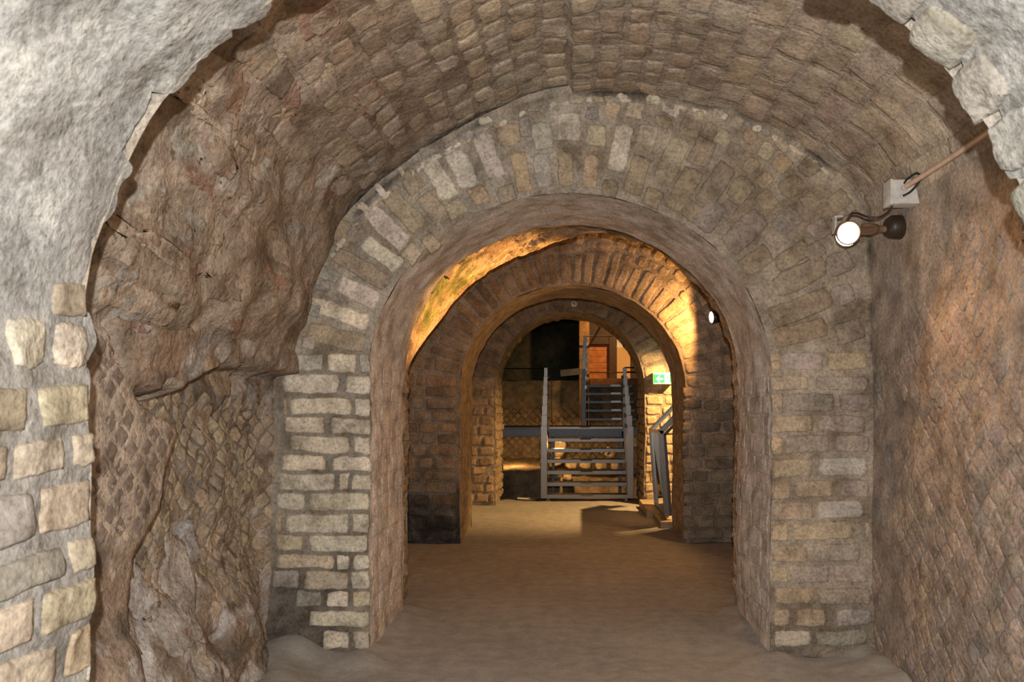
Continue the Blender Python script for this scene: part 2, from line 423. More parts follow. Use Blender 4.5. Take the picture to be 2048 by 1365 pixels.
def cLw2(p):
    c = cLw(p); q = Vector(p)
    pn = ss(.03, -.03, p[1]-edY(p[2]))*ss(1.0, 1.15, p[2])*ss(2.0, 1.85, p[2])
    c = lerp3(c, (.42, .33, .25), pn*.9)
    a = noise.fractal(q*5+Vector((3, 1, 2)), .8, 2.2, 5); b = noise.fractal(q*3.3, .8, 2.2, 5)
    c = lerp3(c, (.44, .40, .36), ss(.18, .5, a)*(1-pn)*.8); c = lerp3(c, (.12, .095, .07), ss(.2, .5, b)*(1-pn)*.8)
    rc = ss(1.0, 1.3, p[2])*ss(1.75, 1.6, p[2])*ss(3.5, 3.65, p[1])
    c = lerp3(c, (.13, .105, .08), rc*.6)  # shade of the sunken bay below the ledge, put into the colour
    g = ss(.75, .5, p[2])*ss(3.1, 3.35, p[1])*ss(4.5, 4.1, p[1])
    return lerp3(c, (.52, .49, .46), g*ss(-.1, .12, a)*.9)
sweep(mb, C1, SL, 2.05, 5.02, 0, uL, .018, .018, cLw2, M_ROUGH)
R = random.Random(3)
# net-patterned panel
def net(mb, S, U0, U1, V0, V1, c, colf, keep, swap=False, h=.008, rnd=.25, m=None, rag=.006, gap=.10, rot=PI/4, sk=.96):
    d = c*math.sqrt(2); n = 0
    i = 0
    u = U0
    while u < U1:
        v = V0+(d/2 if i % 2 else 0)
        while v < V1:
            if keep(u, v) and R.random() < sk:
                stone(mb, S, u+R.uniform(-.004, .004), v+R.uniform(-.004, .004), c/2*(1-gap), c/2*(1-gap), rot+R.uniform(-.06, .06), rnd, h*R.uniform(.5, 1.5), colf(u, v), m or M_TILE, rag)
                n += 1
            v += d
        u += d/2; i += 1
    return n
net(mb, SL, 1.05, 1.86, 2.35, 3.6, .085, lambda u, v: jit((.22, .165, .125), .18), lambda u, v: v < edY(u)-.07 and noise.noise(Vector((u*3, v*3, 1))) > -.35, h=.002, gap=.24)
net(mb, SL, .55, 1.62, 3.2, 4.95, .088, lambda u, v: jit(lerp3((.33, .26, .185), (.40, .32, .22), R.random()), .18), lambda u, v: v > edY(u)+.35 and noise.noise(Vector((u*2, v*2, 4))) > -.22-(.3 if v > 4 else 0), h=.006, rnd=.35)
# rubble stones, lumps
for k in range(34):
    u = R.uniform(.05, uL); y = R.uniform(2.4, 4.9)
    if y < edY(u)+.05 and u > 1.0: continue
    if .6 < u < 1.5 and R.random() < .7: continue
    c = R.choice([(.32, .23, .14), (.27, .20, .14), (.36, .30, .23), RUST, (.38, .30, .2), (.33, .30, .27)])
    stone(mb, SL, u, y, R.uniform(.03, .12), R.uniform(.03, .14), R.uniform(0, PI), .6, R.uniform(.002, .012), jit(c, .12, R=R), M_ROUGH, .016, 1., .005)
for (px, py, w_, h_) in ((330, 1120, .1, .1), (420, 1150, .13, .2), (395, 1250, .18, .12), (350, 1180, .08, .15), (455, 1090, .06, .12), (300, 1270, .1, .12)):
    Y = 1.72*F/(VX-px); z = EYE-(py-VY)*Y/F
    stone(mb, SL, z, Y, h_, w_, R.uniform(-.5, .5), .6, .015, jit((.40, .36, .32), .08, R=R), M_ROUGH, .03, 1., .012)
struct(mb.build('wall_left'), 'ruined brown left wall with net masonry and rubble')

# ceiling of room 1
mb = MB()
def cv(p):
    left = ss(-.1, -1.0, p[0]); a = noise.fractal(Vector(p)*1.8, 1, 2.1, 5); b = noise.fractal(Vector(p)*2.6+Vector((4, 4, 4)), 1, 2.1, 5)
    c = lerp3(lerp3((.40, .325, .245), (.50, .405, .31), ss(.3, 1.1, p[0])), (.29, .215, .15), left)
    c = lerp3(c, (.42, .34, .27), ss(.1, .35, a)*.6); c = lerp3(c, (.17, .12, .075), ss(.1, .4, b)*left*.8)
    return c
sweep(mb, C1, SL, 2.05, 5.02, uL, uRf, .028, .03, cv, M_ROUGH)
# stones: rows run along the passage
u = uc1(-1.35)
uend = uRf-.03
Rv = random.Random(11)
while u < uend:
    x = C1.at(u)[0]
    w_ = Rv.uniform(.125, .155) if x < .55 else Rv.uniform(.17, .20)
    y = 2.1+Rv.uniform(0, .2)
    while y < 4.93:
        l = Rv.uniform(.12, .24) if x < .6 else Rv.uniform(.22, .42)
        if y+l > 4.95: l = 4.95-y
        if l > .06:
            f = ss(-1.3, -.3, x)
            c = lerp3(R.choice([(.31, .24, .165), (.35, .28, .21), (.28, .21, .15)]), R.choice([(.48, .39, .285), (.45, .36, .26), (.51, .42, .31), (.43, .32, .22)]), f)
            if x > .7: c = jit((.50, .395, .29), .05, R=Rv)
            skip = Rv.random() < (.45*(1-ss(-1.25, -.4, x)))
            if not skip:
                stone(mb, SL, u+w_/2, y+l/2, w_/2-.009, l/2-.008, Rv.uniform(-.06, .06) if x < .6 else 0, .45 if x < .6 else .2, (.007-.004*ss(.3, .9, x))*Rv.uniform(.4, 1.4), jit(c, .11, R=Rv), M_STONE, .009 if x < .6 else .005, 1., .002)
        y += l
    u += w_
for k in range(130):      # scattered rubble showing through the worn left haunch
    u = Rv.uniform(uL, uc1(-.9)); y = Rv.uniform(2.4, 4.9)
    c = Rv.choice([(.33, .26, .19), (.38, .30, .22), (.27, .20, .14), (.31, .19, .13), (.35, .31, .26)])
    stone(mb, SL, u, y, Rv.uniform(.03, .08), Rv.uniform(.04, .17), Rv.uniform(-.3, .3), .6, Rv.uniform(-.002, .004), jit(c, .16, R=Rv), M_ROUGH, .018, 1., .004)
for (px, py, Y, w_, l_, c) in ((470, 560, 3.1, .03, .5, (.44, .34, .25)), (530, 330, 3.2, .025, .35, (.44, .34, .25)), (400, 640, 3.0, .07, .3, (.42, .32, .23)),
                               (660, 150, 3.6, .06, .08, (.52, .42, .30)), (420, 190, 2.9, .06, .12, (.45, .36, .27)), (590, 260, 3.6, .05, .06, (.47, .36, .25))):
    p = PX(px, py, Y); k = int(np.argmin((C1.x-p.x)**2+(C1.z-p.z)**2))
    stone(mb, SL, float(C1.u[k]), Y, w_, l_, .1, .6, .003, c, M_ROUGH, .03, 1., .008)
struct(mb.build('ceiling'), 'barrel vault of tuff blocks over the first room', 'ceiling')

# right wall of room 1: weathered net masonry
mb = MB()
cRw = cfield((.36, .285, .225), (.43, .32, .24), (.31, .265, .23), 2.2, .25)
sweep(mb, C1, SL, 2.05, 5.02, uRf, C1.L, .04, .04, cRw, M_TILE)
def wear(u, v): return noise.fractal(Vector((u*1.6, v*1.6, 8)), 1, 2.1, 4)
net(mb, SL, uRf+.25, C1.L, 2.7, 4.95, .098, lambda u, v: jit(lerp3(cRw(Vector((1.9, v, 2.7-(u-uRf)))), (.44, .33, .245), .5*R.random()), .09, .05), lambda u, v: wear(u, v) > -.38+.5*ss(4.2, 4.8, v)+.45*ss(uRf+1.3, uRf+.3, u), h=.0035, rnd=.35, gap=.05, rag=.010)
struct(mb.build('wall_right'), 'reddish right wall of worn diamond net masonry')

GRIME = .5
# ================================================================== SECOND ARCH (main one)
mb = MB()
def o1(x, z):
    low = ss(.55, .1, z)
    return low*.03*noise.fractal(Vector((x*4, 1, z*4)), 1, 2, 4) + (.05*low*ss(-1.30, -1.6, x) if x < 0 else .03*low*ss(1.5, 1.8, x))
S1 = planeS(4.93, -1, o1)
cf1b = cfield((.43, .37, .30), (.49, .425, .345), (.36, .29, .215), 2.2)
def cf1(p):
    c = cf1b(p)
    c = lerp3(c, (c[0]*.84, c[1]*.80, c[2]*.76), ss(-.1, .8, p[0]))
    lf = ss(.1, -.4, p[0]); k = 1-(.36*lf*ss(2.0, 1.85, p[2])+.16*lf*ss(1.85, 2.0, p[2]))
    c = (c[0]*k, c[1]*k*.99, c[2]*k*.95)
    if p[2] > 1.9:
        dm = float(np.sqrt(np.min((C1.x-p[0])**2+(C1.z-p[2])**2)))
        c = lerp3(c, (.05, .045, .04), ss(.040, .012, dm+.035*(.4+noise.noise(Vector(p)*7)))*.85)  # shadow of the gap under the vault, painted into the face colour
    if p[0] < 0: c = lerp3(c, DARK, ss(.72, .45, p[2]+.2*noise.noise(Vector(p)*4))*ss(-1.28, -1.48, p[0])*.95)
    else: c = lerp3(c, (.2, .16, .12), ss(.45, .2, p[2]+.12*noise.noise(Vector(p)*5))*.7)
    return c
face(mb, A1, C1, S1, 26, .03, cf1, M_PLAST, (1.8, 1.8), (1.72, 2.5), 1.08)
SI1 = sweepS(A1, lambda u, y, x, z: .008*noise.fractal(Vector((x*4, y*4, z*4)), 1, 2, 4))
plf = cfield((.70, .63, .565), (.74, .67, .61), (.62, .545, .47), 1.8)
def e1(u):
    return .02*noise.fractal(Vector((u*6, 2, 0)), 1, 2, 4)+ (.018*math.sin(u*2*PI/.125)*ss(.9, .6, abs(u-(A1.L-1.2))))
sweep(mb, A1, SI1, 4.93, 5.90, 0, A1.L, .02, .03, plf, M_PLAST, None, e1)
# step out to the wider rear ring, then the rear ring itself
nu = int(A1.L/.02)+1
def rim1(i, j):
    f = i/(nu-1); u = A1.L*f; t = j/4
    p = SI1(u, 5.90+e1(u), 0); x, z, nx, nz = A1.at(u)
    return p+Vector((-nx*.13*t, .03*t, -nz*.13*t)), plf(p)
mb.grid(rim1, nu, 5, M_STONE)
SIb = sweepS(A1b, lambda u, y, x, z: .035*noise.fractal(Vector((x*6, y*6, z*6)), 1, 2, 5))
def cmoss(p):
    c = cfield((.42, .30, .18), (.50, .38, .24), (.28, .19, .11), 3.)(p)
    g = ss(2.15, 2.3, p[2])*ss(2.86, 2.72, p[2])*(1 if p[0] < 0 else 0)*ss(-.3, .1, noise.fractal(Vector(p)*7, 1, 2, 3))
    return lerp3(c, (.16, .20, .03), g*.9)
def eb(u):
    f = u/A1b.L
    return -.25+.8*ss(.24, .33, f)*ss(.56, .42, f)+.02*noise.noise(Vector((u*8, 0, 3)))
sweep(mb, A1b, SIb, 5.88, 6.70, 0, A1b.L, .02, .03, cmoss, M_ROUGH, None, eb)
S672 = planeS(6.45, 1)
def Sb_(x, z, h, amp=1.):
    p = S672(x, z, h, amp); d = min(1, max(0, (math.hypot(x/1.345, max(0, z-1.8)/1.24)-1)/.1))
    f = .5+math.atan2(x, max(.01, z-1.8))/PI*.5
    return p+Vector((0, (1-d)*.8*ss(.24, .33, f)*ss(.56, .42, f), 0))
face(mb, A1b, C2, Sb_, 14, .05, cfield(TAN, BROWN), M_ROUGH, (1.8, 1.8), (2.1, 2.1), 1.06)
for k in range(46):
    u = A1b.L*(k+.5)/46
    stone(mb, SIb, u, 6.15+R.uniform(-.05, .05), .045, R.uniform(.12, .22), 0, .4, R.uniform(.0, .03), jit(cmoss(Vector(SIb(u, 6.25, 0))), .15), M_STONE, .015, 1., .01)

# front-face stones, placed from measured pixels
def q1(px, py): return (px-VX)*4.93/F, EYE-(py-VY)*4.93/F
def brick1(xa, ya, xb, yb, c, r=.22, h=.012):
    ax, az = q1(xa, ya); bx, bz = q1(xb, yb)
    stone(mb, S1, (ax+bx)/2, (az+bz)/2, abs(bx-ax)/2, abs(az-bz)/2, R.uniform(-.012, .012), r, h*R.uniform(.8, 1.3), jit(c, .08, R=R), M_STONE, .006, 1., .003)
LP = (.65, .565, .44); LG = (.50, .44, .36)
left = [(20, 92, [(130, 305, LG), (322, 440, LP), (455, 570, LG)]), (102, 180, [(130, 375, LP), (397, 503, LP)]), (195, 270, [(135, 150, TAN), (160, 425, LP), (432, 503, LP)]),
        (278, 348, [(135, 310, LP), (330, 503, LP)]), (358, 428, [(152, 412, LP), (425, 503, LP)]), (436, 500, [(120, 308, LP), (333, 503, LP)]),
        (510, 580, [(110, 352, LP), (368, 405, LP), (415, 503, LP)]), (590, 660, [(105, 220, LP), (232, 503, LP)]), (672, 750, [(108, 128, TAN), (140, 415, LP), (425, 503, LP)]),
        (758, 828, [(100, 218, CREAM), (238, 503, LP)]), (840, 900, [(105, 355, CREAM), (362, 412, LP), (425, 503, LP)]), (908, 985, [(90, 205, GREY), (220, 412, CREAM), (420, 503, LP)]),
        (992, 1055, [(195, 298, GREY), (320, 408, LP), (425, 503, CREAM)]), (1070, 1135, [(248, 503, LP)]), (1152, 1225, [(315, 412, LP), (430, 500, LG)])]
for (ya, yb, st) in left:
    for (xa, xb, c) in st:
        brick1(500+xa/2.053, 700+ya/2.053, 500+min(xb, 494)/2.053, 700+yb/2.053, c)
OR = (.48, .365, .24); RG = (.395, .32, .255)
right = [(190, 256, [(238, 282, OR), (290, 443, RG), (455, 598, OR)]), (275, 328, [(240, 388, OR), (405, 603, RG)]), (338, 402, [(240, 288, OR), (300, 475, RG), (487, 603, RG)]),
         (415, 475, [(242, 398, OR), (414, 590, RG)]), (485, 550, [(245, 284, OR), (292, 462, RG), (476, 603, RG)]), (568, 633, [(248, 400, OR), (414, 603, (.50, .43, .36))]),
         (645, 710, [(250, 320, OR), (331, 484, OR), (500, 603, RG)]), (722, 788, [(252, 412, OR), (420, 588, (.48, .42, .35))]), (797, 860, [(252, 315, OR), (326, 560, OR), (590, 605, OR)]),
         (875, 936, [(255, 394, OR), (404, 580, RG)]), (948, 1014, [(255, 315, OR), (332, 468, RG), (480, 600, RG)]), (1030, 1090, [(258, 398, OR), (414, 612, RG)]),
         (1105, 1165, [(258, 320, OR), (336, 445, OR), (480, 610, GREY)]), (1180, 1236, [(260, 388, (.54, .46, .36)), (400, 600, GREY)])]
for (ya, yb, st) in right:
    for (xa, xb, c) in st:
        brick1(1400+max(xa, 246)/1.784, 600+ya/1.784, 1400+xb/1.784, 600+yb/1.784, c, .3, .009)
# ring stones: (x, y, length, width) in picture pixels of the arch face, long axis towards the arch centre
RC = (1140., 795.)
def vous(cx, cy, ln, wd, c, r=.22, tilt=None):
    X, Z = q1(cx, cy); ang = math.atan2(-(cy-RC[1]), cx-RC[0]) if tilt is None else tilt
    k = 4.93/F
    while True:           # keep the stone clear of the opening
        ix, iz = X-math.cos(ang)*ln*k/2*(1 if tilt is None else 0), Z-math.sin(ang)*ln*k/2
        if (ix/1.285)**2+((iz-1.8)/1.16)**2 >= 1 or ln < 40: break
        ln -= 4; X += math.cos(ang)*2*k; Z += math.sin(ang)*2*k
    stone(mb, S1, X, Z, ln*k/2, wd*k/2, ang, r, .012*R.uniform(.7, 1.3), jit(c, .07, R=R), M_STONE, .008, 1., .004)
a_ = lambda x, y, l, w, c, r=.22: vous(560+x/2.395, 150+y/2.395, l/2.395, w/2.395, c, r)
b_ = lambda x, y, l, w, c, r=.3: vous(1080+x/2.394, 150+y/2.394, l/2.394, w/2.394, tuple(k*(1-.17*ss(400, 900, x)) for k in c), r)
BT = (.40, .32, .22); PL = (.66, .57, .45); YO = (.50, .37, .235)
for t in [(300, 1150, 345, 78, PL), (270, 1262, 290, 92, BT), (395, 1055, 265, 90, PL), (410, 945, 370, 92, TAN), (495, 868, 250, 88, PL), (505, 728, 255, 92, PL), (590, 650, 240, 100, BT),
          (632, 513, 125, 95, TAN), (740, 650, 200, 92, TAN), (630, 860, 100, 92, CREAM), (762, 490, 235, 92, PL), (872, 445, 200, 105, PL), (965, 600, 150, 88, YO), (1000, 385, 230, 98, PL),
          (1095, 282, 100, 112, YO, .4), (1150, 468, 220, 80, YO), (850, 655, 115, 92, CREAM), (1255, 470, 210, 85, LG), (1250, 290, 130, 95, LG), (1080, 565, 85, 88, BT), (720, 800, 90, 80, TAN),
          (585, 462, 60, 22, PL, .6), (490, 560, 90, 38, PL, .5), (400, 640, 60, 40, PL, .5), (300, 760, 120, 110, TAN), (230, 960, 120, 60, GREY), (190, 1010, 110, 50, GREY), (900, 285, 40, 60, GREY, .6), (985, 215, 40, 60, PL, .6),
          (700, 370, 60, 60, GREY, .6), (830, 330, 50, 80, GREY, .6), (1170, 250, 100, 60, GREY, .5), (170, 1130, 60, 60, GREY), (140, 1290, 60, 60, GREY)]:
    a_(*t)
for t in [(120, 472, 218, 85, YO), (238, 480, 210, 78, YO), (130, 245, 140, 125, PL), (265, 288, 115, 98, CREAM), (385, 345, 230, 98, PL), (338, 535, 85, 80, TAN), (465, 490, 225, 92, TAN), (505, 300, 130, 98, CREAM),
          (540, 580, 95, 90, TAN), (632, 400, 235, 110, CREAM), (772, 365, 135, 112, TAN), (685, 545, 250, 108, TAN), (842, 520, 240, 108, TAN), (965, 545, 130, 118, TAN), (1082, 502, 92, 80, YO, .5), (1015, 430, 85, 80, TAN, .5),
          (1210, 530, 115, 105, TAN, .4), (1090, 362, 90, 82, CREAM, .5), (1005, 290, 75, 70, YO, .6), (940, 232, 72, 68, CREAM, .5), (868, 300, 75, 85, CREAM, .5), (850, 192, 45, 92, CREAM, .5), (740, 180, 55, 90, CREAM, .5),
          (622, 158, 55, 85, PL, .5), (450, 172, 80, 92, CREAM, .4), (340, 165, 72, 82, YO, .5), (580, 225, 55, 90, TAN, .5), (715, 250, 85, 100, TAN, .4), (805, 262, 70, 70, TAN, .5), (1165, 420, 90, 88, YO, .6), (1290, 440, 95, 95, TAN, .5),
          (1295, 600, 75, 95, TAN, .5), (1095, 605, 90, 110, TAN, .4), (1430, 600, 105, 100, TAN, .4), (935, 362, 62, 85, TAN, .5), (1160, 330, 50, 80, CREAM, .5), (240, 185, 60, 70, GREY, .6), (540, 120, 40, 70, PL, .5), (390, 112, 40, 60, PL, .6),
          (800, 690, 210, 115, RG), (715, 660, 120, 100, TAN), (975, 760, 270, 125, RG), (900, 640, 100, 80, RG), (1210, 870, 190, 90, TAN), (1020, 900, 200, 105, TAN), (1250, 960, 280, 110, TAN), (1250, 1110, 330, 115, (.44, .33, .21)), (1230, 1240, 300, 105, (.44, .33, .21)),
          (1190, 700, 140, 100, RG, .4), (1340, 740, 110, 100, RG, .4), (1440, 900, 130, 110, RG, .4), (1450, 1050, 120, 110, RG, .4), (1320, 840, 100, 80, RG, .4), (1400, 330, 50, 80, GREY, .6), (1500, 700, 90, 90, RG, .4), (1480, 1230, 150, 110, RG, .3), (1530, 560, 60, 60, GREY, .5)]:
    b_(*t)
for k in range(60):      # fine packing pieces under the vault line
    u = uc1(-1.55)+(uc1(1.7)-uc1(-1.55))*(k+R.random()*.7)/60
    x, z, nx, nz = C1.at(u)
    stone(mb, S1, x+nx*.05, z+nz*.05, R.uniform(.015, .04), R.uniform(.010, .02), math.atan2(-nx, nz)+R.uniform(-.3, .3), .6, .012, jit(R.choice([PL, CREAM, GREY]), .1, R=R), M_STONE, .006)
# faint bricks of the plastered jambs
for side in (0, 1):
    fS = (lambda a, b, h, amp=1.: SI1(b, a, h, amp)) if side == 0 else (lambda a, b, h, amp=1.: SI1(A1.L-b, a, h, amp))
    courses(mb, fS, 4.98, 5.86, .12, 1.78, .125, .014, .2, .4, lambda x, z: jit((.72, .64, .57) if side == 0 else (.66, .60, .54), .05), .25, .003, M_PLAST, .004, R)
    courses(mb, (lambda a, b, h, amp=1.: SIb(b, a, h, amp)) if side == 0 else (lambda a, b, h, amp=1.: SIb(A1b.L-b, a, h, amp)), 5.95, 6.4, .05, 1.75, .125, .02, .15, .3, lambda x, z: jit(TAN, .15), .35, .012, M_STONE, .008, R)
struct(mb.build('wall_second_arch'), 'tuff brick arch wall with pale voussoirs in the middle')

# ================================================================== ROOM 2 and THIRD ARCH
SC2 = sweepS(C2, lambda u, y, x, z: .02*noise.fractal(Vector((x*3, y*3, z*3)), 1, 2, 4))
cc2 = cfield((.34, .26, .17), (.38, .29, .19), (.24, .18, .12), 1.7)
for (nm, a, b, lab, cat) in (('wall_left', 0, 2.1, 'left wall of the second room', 'wall'), ('ceiling', 2.1, C2.L-2.1, 'vault over the second room', 'ceiling'), ('wall_right', C2.L-2.1, C2.L, 'right wall of the second room', 'wall')):
    mb = MB(); sweep(mb, C2, SC2, 6.45, 8.98, a, b, .06, .06, cc2, M_ROUGH); struct(mb.build(nm), lab, cat)

def ring_wall(name, label, Ai, Yf, Yb, mats, outer, oR, sp, RR, vl=(.26, .40), nv=34, colL=None, jambcol=TAN, small=True, extra=None, vh=.009, zt=3.6, xr=1.9):
    mb = MB()
    Sp = planeS(Yf, -1)
    cf = cfield(MORT, (.26, .21, .155), (.34, .28, .21), 2.)
    if extra: cfb = cf; cf = lambda p: extra(p, cfb(p))
    face(mb, Ai, outer, Sp, 18, .04, cf, mats[0], (1.8, 1.8), oR, 1.08)
    SI = sweepS(Ai, lambda u, y, x, z: .014*noise.fractal(Vector((x*5, y*5, z*5)), 1, 2, 4))
    e = lambda u: .03*noise.fractal(Vector((u*6, Yf, 0)), 1, 2, 4)
    sweep(mb, Ai, SI, Yf, Yb, 0, Ai.L, .03, .05, cfield(jambcol, lerp3(jambcol, GREY, .5), None, 2.), mats[1])
    face(mb, Ai, outer, planeS(Yb, 1), 8, .06, cf, mats[0], (1.8, 1.8), oR, 1.08)
    # radial voussoirs
    u0, u1 = Ai.uz(1.78), Ai.uz(1.78, 1)
    u = u0
    while u < u1-.04:
        w_ = RR.uniform(*vl)*.0+RR.uniform(sp*.82, sp*1.18); ln = RR.uniform(*vl)
        x, z, nx, nz = Ai.at(u+w_/2)
        col = colL(x, z) if colL else jit(TAN, .15, R=RR)
        stone(mb, Sp, x-nx*(ln/2+.012), z-nz*(ln/2+.012), ln/2-.008, w_/2-.009, math.atan2(-nz, -nx), .25, vh*RR.uniform(.4, 1.5), col, M_STONE, .008)
        if small:
            r = ln+.02; k = 0
            while r < 1.0 and k < 5:
                l2 = RR.uniform(.08, .14); X, Z = x-nx*(r+l2/2), z-nz*(r+l2/2)
                if abs(X) < xr and Z < zt:
                    for q in range(1 if RR.random() < .6 else 2):
                        stone(mb, Sp, X+nz*RR.uniform(-.015, .015), Z, l2/2-.008, w_*(1+.4*r)/2-.012, math.atan2(-nz, -nx)+RR.uniform(-.15, .15), .5, vh*RR.uniform(.5, 1.6), colL(X, Z) if colL else jit(TAN), M_STONE, .010)
                        break
                r += l2+.006; k += 1
        u += w_
    return mb, Sp, SI
R2 = random.Random(21)
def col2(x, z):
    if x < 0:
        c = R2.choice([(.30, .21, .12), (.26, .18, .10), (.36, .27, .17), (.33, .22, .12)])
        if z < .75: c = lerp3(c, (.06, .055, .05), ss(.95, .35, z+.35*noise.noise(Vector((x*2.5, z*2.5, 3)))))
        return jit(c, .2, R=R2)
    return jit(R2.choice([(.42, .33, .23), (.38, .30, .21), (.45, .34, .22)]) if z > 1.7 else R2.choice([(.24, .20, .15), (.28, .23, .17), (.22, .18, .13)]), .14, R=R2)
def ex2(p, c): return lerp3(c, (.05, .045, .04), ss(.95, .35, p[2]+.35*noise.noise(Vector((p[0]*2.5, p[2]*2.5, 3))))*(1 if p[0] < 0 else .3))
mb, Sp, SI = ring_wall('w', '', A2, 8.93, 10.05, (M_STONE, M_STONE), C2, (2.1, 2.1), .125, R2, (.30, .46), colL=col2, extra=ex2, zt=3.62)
for sx in (-1, 1):
    courses(mb, Sp, -1.95 if sx < 0 else 1.27, -1.275 if sx < 0 else 1.9, .03, 1.8, .135, .022, .16, .36, col2, .3, .014, M_STONE, .009, R2)
    fS = (lambda a, b, h, amp=1.: SI(b, a, h, amp)) if sx < 0 else (lambda a, b, h, amp=1.: SI(A2.L-b, a, h, amp))
    courses(mb, fS, 8.98, 10.0, .03, 1.8, .135, .015, .2, .45, lambda x, z: jit((.40, .30, .19), .12), .25, .005, M_STONE, .006, R2)
struct(mb.build('wall_third_arch'), 'third arch wall of rough radial stones, lit orange')

# ROOM 3
C3 = arch(1.86, 2.1, 1.62, 0, 48, 2.75)
SC3 = sweepS(C3)
for (nm, a, b, lab, cat) in (('wall_left', 0, 2.1, 'left wall of the third room', 'wall'), ('ceiling', 2.1, C3.L-2.1, 'vault over the third room', 'ceiling'), ('wall_right', C3.L-2.1, C3.L, 'right wall of the third room', 'wall')):
    mb = MB(); sweep(mb, C3, SC3, 10.02, 12.35, a, b, .06, .06, cc2, M_ROUGH); struct(mb.build(nm), lab, cat)
R3 = random.Random(5)
def col3(x, z): return jit(R3.choice([(.36, .25, .15), (.33, .23, .13), (.40, .28, .16)]) if x < 1. else (.50, .40, .25), .12, R=R3)
mb, Sp, SI = ring_wall('w', '', A3, 12.3, 13.45, (M_STONE, M_ROUGH), C3, (2.1, 2.1), .21, R3, (.34, .42), colL=col3, small=False)
for sx in (-1, 1):
    courses(mb, Sp, -1.9 if sx < 0 else 1.18, -1.18 if sx < 0 else 2.7, .03, 1.8, .15, .024, .16, .34, col3, .35, .018, M_STONE, .010, R3)
    fS = (lambda a, b, h, amp=1.: SI(b, a, h, amp)) if sx < 0 else (lambda a, b, h, amp=1.: SI(A3.L-b, a, h, amp))
    courses(mb, fS, 12.32, 13.4, .03, 1.8, .14, .02, .14, .3, lambda x, z: jit((.38, .29, .18), .15), .4, .022, M_ROUGH, .012, R3)
for k in range(26):
    u = A3.uz(1.8)+(A3.uz(1.8, 1)-A3.uz(1.8))*(k+.5)/26
    stone(mb, SI, u, 13.2+R3.uniform(-.1, .1), .05, .14, 0, .5, R3.uniform(.0, .03), jit((.38, .27, .16), .15), M_ROUGH, .014)
struct(mb.build('wall_fourth_arch'), 'smaller fourth arch wall in front of the stairs')

# ================================================================== HALL BEYOND
mb = MB()
hf = cfield((.20, .16, .10), (.25, .19, .12), (.12, .11, .08), 1.5)
SH = planeS(17.3, -1)
mb.grid(lambda i, j: (lambda p: (p, hf(p)))(SH(-3.4+6.8*i/80, -1.0+3.1*j/40, 0)), 81, 41, M_TILE)
net(mb, SH, -1.8, .9, .05, 1.15, .125, lambda u, v: jit((.30, .22, .13), .15), lambda u, v: True, h=.02, gap=.1)
net(mb, SH, -1.5, 1.4, 1.15, 1.5, .125, lambda u, v: jit((.26, .19, .11), .15), lambda u, v: True, h=.02, gap=.1)
mb.grid(lambda i, j: ((-3.4+6.8*i/20, 17.3+.7*j, 2.1), (.15, .12, .08)), 21, 3, M_ROUGH)
struct(mb.build('wall_hall_lower'), 'net masonry wall under and behind the metal stairs')
mb = MB()
hg = cfield((.05, .055, .035), (.07, .065, .04), None, 1.2)
SG = planeS(20.6, -1)
mb.grid(lambda i, j: (lambda p: (p, hg(p)))(SG(-3.4+6.8*i/60, -1.0+6.2*j/60, 0)), 61, 61, M_DARKW)
struct(mb.build('wall_hall_back'), 'dark greenish back wall of the stair hall')
for sx, nm in ((-1, 'wall_left'), (1, 'wall_right')):
    mb = MB(); mb.grid(lambda i, j: (lambda p: (p, hg(p)))(D((sx*3.3, 13.3+7.4*i/40, -1+6.2*j/40))), 41, 41, M_DARKW)
    struct(mb.build(nm), 'side wall of the dark stair hall')
mb = MB(); mb.grid(lambda i, j: (lambda p: (p, hg(p)))(D((-3.4+6.8*i/20, 13.4+7.3*j/20, 5.0))), 21, 21, M_ROUGH)
struct(mb.build('ceiling'), 'dark ceiling of the stair hall', 'ceiling')
mb = MB()     # continuation of the fourth arch wall above the vault, hall side
mb.grid(lambda i, j: (lambda p: (p, hg(p)))(D((-3.4+6.8*i/20, 13.5, 3.2+2.0*j/6))), 21, 7, M_ROUGH)
for sx in (-1, 1):
    mb.grid(lambda i, j: (lambda p: (p, hg(p)))(D((sx*(1.6+2.0*i/10), 13.5, -1+4.4*j/10))), 11, 11, M_ROUGH)
struct(mb.build('wall_hall_front'), 'hall side masonry above the fourth arch')
# closing wall behind the camera room
mb = MB()
sweep(mb, C1, sweepS(C1), -1.6, 1.0, 0, C1.L, .06, .06, cc2, M_ROUGH)
mb.grid(lambda i, j: (lambda p: (p, cc2(p)))(D((-2+4*i/20, -1.6, 3.7*j/20))), 21, 21, M_ROUGH)
struct(mb.build('wall_entrance_room'), 'vaulted room behind the viewer')

# ================================================================== helpers for things
def empty(name, loc, label, cat, group=None):
    o = bpy.data.objects.new(name, None); COL.objects.link(o); o.location = loc; o.empty_display_size = .1
    o['label'] = label; o['category'] = cat
    if group: o['group'] = group
    return o
def finish(bm, name, m, parent=None, smooth=False, bevel=0., at=None):
    if bevel:
        bmesh.ops.bevel(bm, geom=[e for e in bm.edges if len(e.link_faces) == 2 and e.calc_face_angle(0) > .6], offset=bevel, segments=2, affect='EDGES', profile=.6)
    me = bpy.data.meshes.new(name); bm.to_mesh(me); bm.free(); me.materials.append(m)
    if smooth: 
        for p in me.polygons: p.use_smooth = True
    o = bpy.data.objects.new(name, me); COL.objects.link(o)
    if parent:
        o.parent = parent
        me.transform(Matrix.Translation(-wloc(parent)))
    return o
def wloc(o):
    v = Vector(o.location)
    while o.parent: o = o.parent; v += Vector(o.location)
    return v
def tag(o, label, cat, group=None):
    o['label'] = label; o['category'] = cat
    if group: o['group'] = group
    return o
